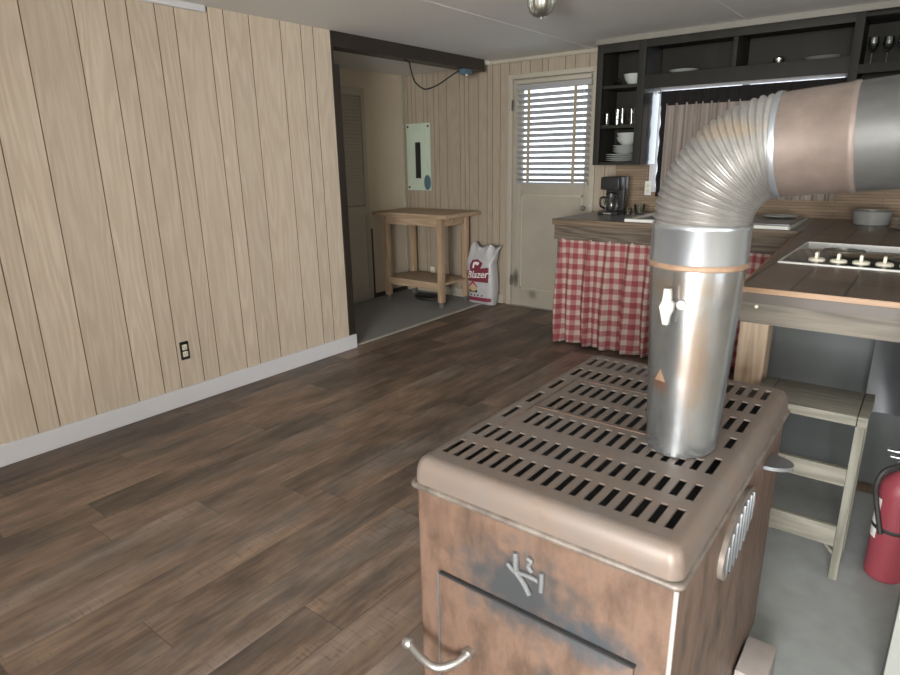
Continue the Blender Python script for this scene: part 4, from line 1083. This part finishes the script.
bm = new(); box(bm, (qx0 + .024, qy0 + .03, .25), (qx0 + .044, qy1 - .03, .30), .002); link_mesh('rung', bm, 'stoolwood', t)
bm = new(); tube(bm, [(-.135, 2.20, .145), (-.085, 2.20, .088)], .006, 8); link_mesh('brace', bm, 'stoolwood', t)

ex, ey = .058, 2.31
t = thing('fire_extinguisher', 'red fire extinguisher with white label standing beside the stool', 'fire extinguisher', (ex, ey, .006))
bm = new(); lathe(bm, [(.050, .006), (.056, .012), (.058, .02), (.058, .325), (.054, .352), (.040, .376), (.022, .390), (.019, .40)], (ex, ey, 0), 40); cy = link_mesh('cylinder', bm, 'red', t)
bm = new(); lathe(bm, [(.0588, .19), (.0600, .192), (.0600, .202), (.0588, .204)], (ex, ey, 0), 40, False, False); link_mesh('strap', bm, 'black_rubber', t)
bm = new(); rr = []
for z in (.155, .30): rr.append([(ex + .0585 * math.cos(a), ey + .0585 * math.sin(a), z) for a in [math.radians(168 + 4 * k) for k in range(15)]])
rings(bm, rr, False); link_mesh('label_sticker', bm, 'label_white', t)
bm = new(); lathe(bm, [(.019, .395), (.022, .40), (.022, .425), (.012, .430), (.012, .445)], (ex, ey, 0), 20); link_mesh('valve', bm, 'steel', t)
bm = new(); box(bm, (ex - .055, ey - .008, .458), (ex + .03, ey + .008, .464), .002); box(bm, (ex - .045, ey - .008, .438), (ex + .02, ey + .008, .444), .002); box(bm, (ex + .005, ey - .008, .44), (ex + .02, ey + .008, .466), .002); link_mesh('lever', bm, 'steel', t)
bm = new(); tube(bm, spline([(ex - .015, ey - .015, .42), (ex - .05, ey - .045, .405), (ex - .065, ey - .055, .36), (ex - .058, ey - .052, .30), (ex - .03, ey - .066, .19)], 6), .008, 10); link_mesh('hose', bm, 'black_rubber', t)

bm = new(); box(bm, (-.222, 1.47, .006), (-.150, 1.62, .105), .004); tag(link_mesh('brick', bm, 'brick', loc=(-.186, 1.545, .006)), 'pale brick on the grey hearth behind the stove side', 'brick')

# ------------------------------------------------------------------ light and camera
w = bpy.data.worlds.new('sky'); bpy.context.scene.world = w; w.use_nodes = True
bg = w.node_tree.nodes['Background']; bg.inputs[0].default_value = (.86, .93, 1., 1); bg.inputs[1].default_value = 1.9

def area(name, loc, rot, sx, sy, power, col):
    l = bpy.data.lights.new(name, 'AREA'); l.shape = 'RECTANGLE'; l.size = sx; l.size_y = sy; l.energy = power; l.color = col
    o = bpy.data.objects.new(name, l); C.objects.link(o); o.location = loc; o.rotation_euler = rot; return o
area('daylight_rear_window', ((BW[0] + BW[1]) / 2, Y0 - .18, (BW[2] + BW[3]) / 2), (PI / 2 + .10, 0, 0), BW[1] - BW[0] - .05, BW[3] - BW[2] - .05, 390, (1., .98, .95))
area('added_fill_right', (X1 + .18, (RW[0] + RW[1]) / 2, (RW[2] + RW[3]) / 2), (0, PI / 2, 0), RW[3] - RW[2] - .05, RW[1] - RW[0] - .05, 9, (.95, .98, 1.))  # added fill lamp that brightens the right side

cam = bpy.data.cameras.new('camera'); co = bpy.data.objects.new('camera', cam); C.objects.link(co)
yaw, pit, rol = -0.66103102, 0.28512076, -0.01673828
F = Vector((math.sin(yaw) * math.cos(pit), math.cos(yaw) * math.cos(pit), -math.sin(pit)))
r = Vector((math.cos(yaw), -math.sin(yaw), 0)); u = r.cross(F)
R_ = r * math.cos(rol) + u * math.sin(rol); U_ = -r * math.sin(rol) + u * math.cos(rol)
mw = Matrix(((R_.x, U_.x, -F.x, 0), (R_.y, U_.y, -F.y, 0), (R_.z, U_.z, -F.z, 1.40), (0, 0, 0, 1)))
co.matrix_world = mw
cam.sensor_fit = 'HORIZONTAL'; cam.sensor_width = 36; cam.lens = 617.03 / 900 * 36; cam.clip_start = .02
cam.dof.use_dof = True; cam.dof.focus_distance = 3.4; cam.dof.aperture_fstop = 7.
S = bpy.context.scene; S.camera = co
S.view_settings.view_transform = 'Standard'; S.view_settings.look = 'None'; S.view_settings.exposure = 0.62; S.view_settings.gamma = 1
S.view_settings.use_curve_mapping = False
S.cycles.use_denoising = True
S.cycles.max_bounces = 10; S.cycles.transparent_max_bounces = 16
S.cycles.sample_clamp_indirect = 6
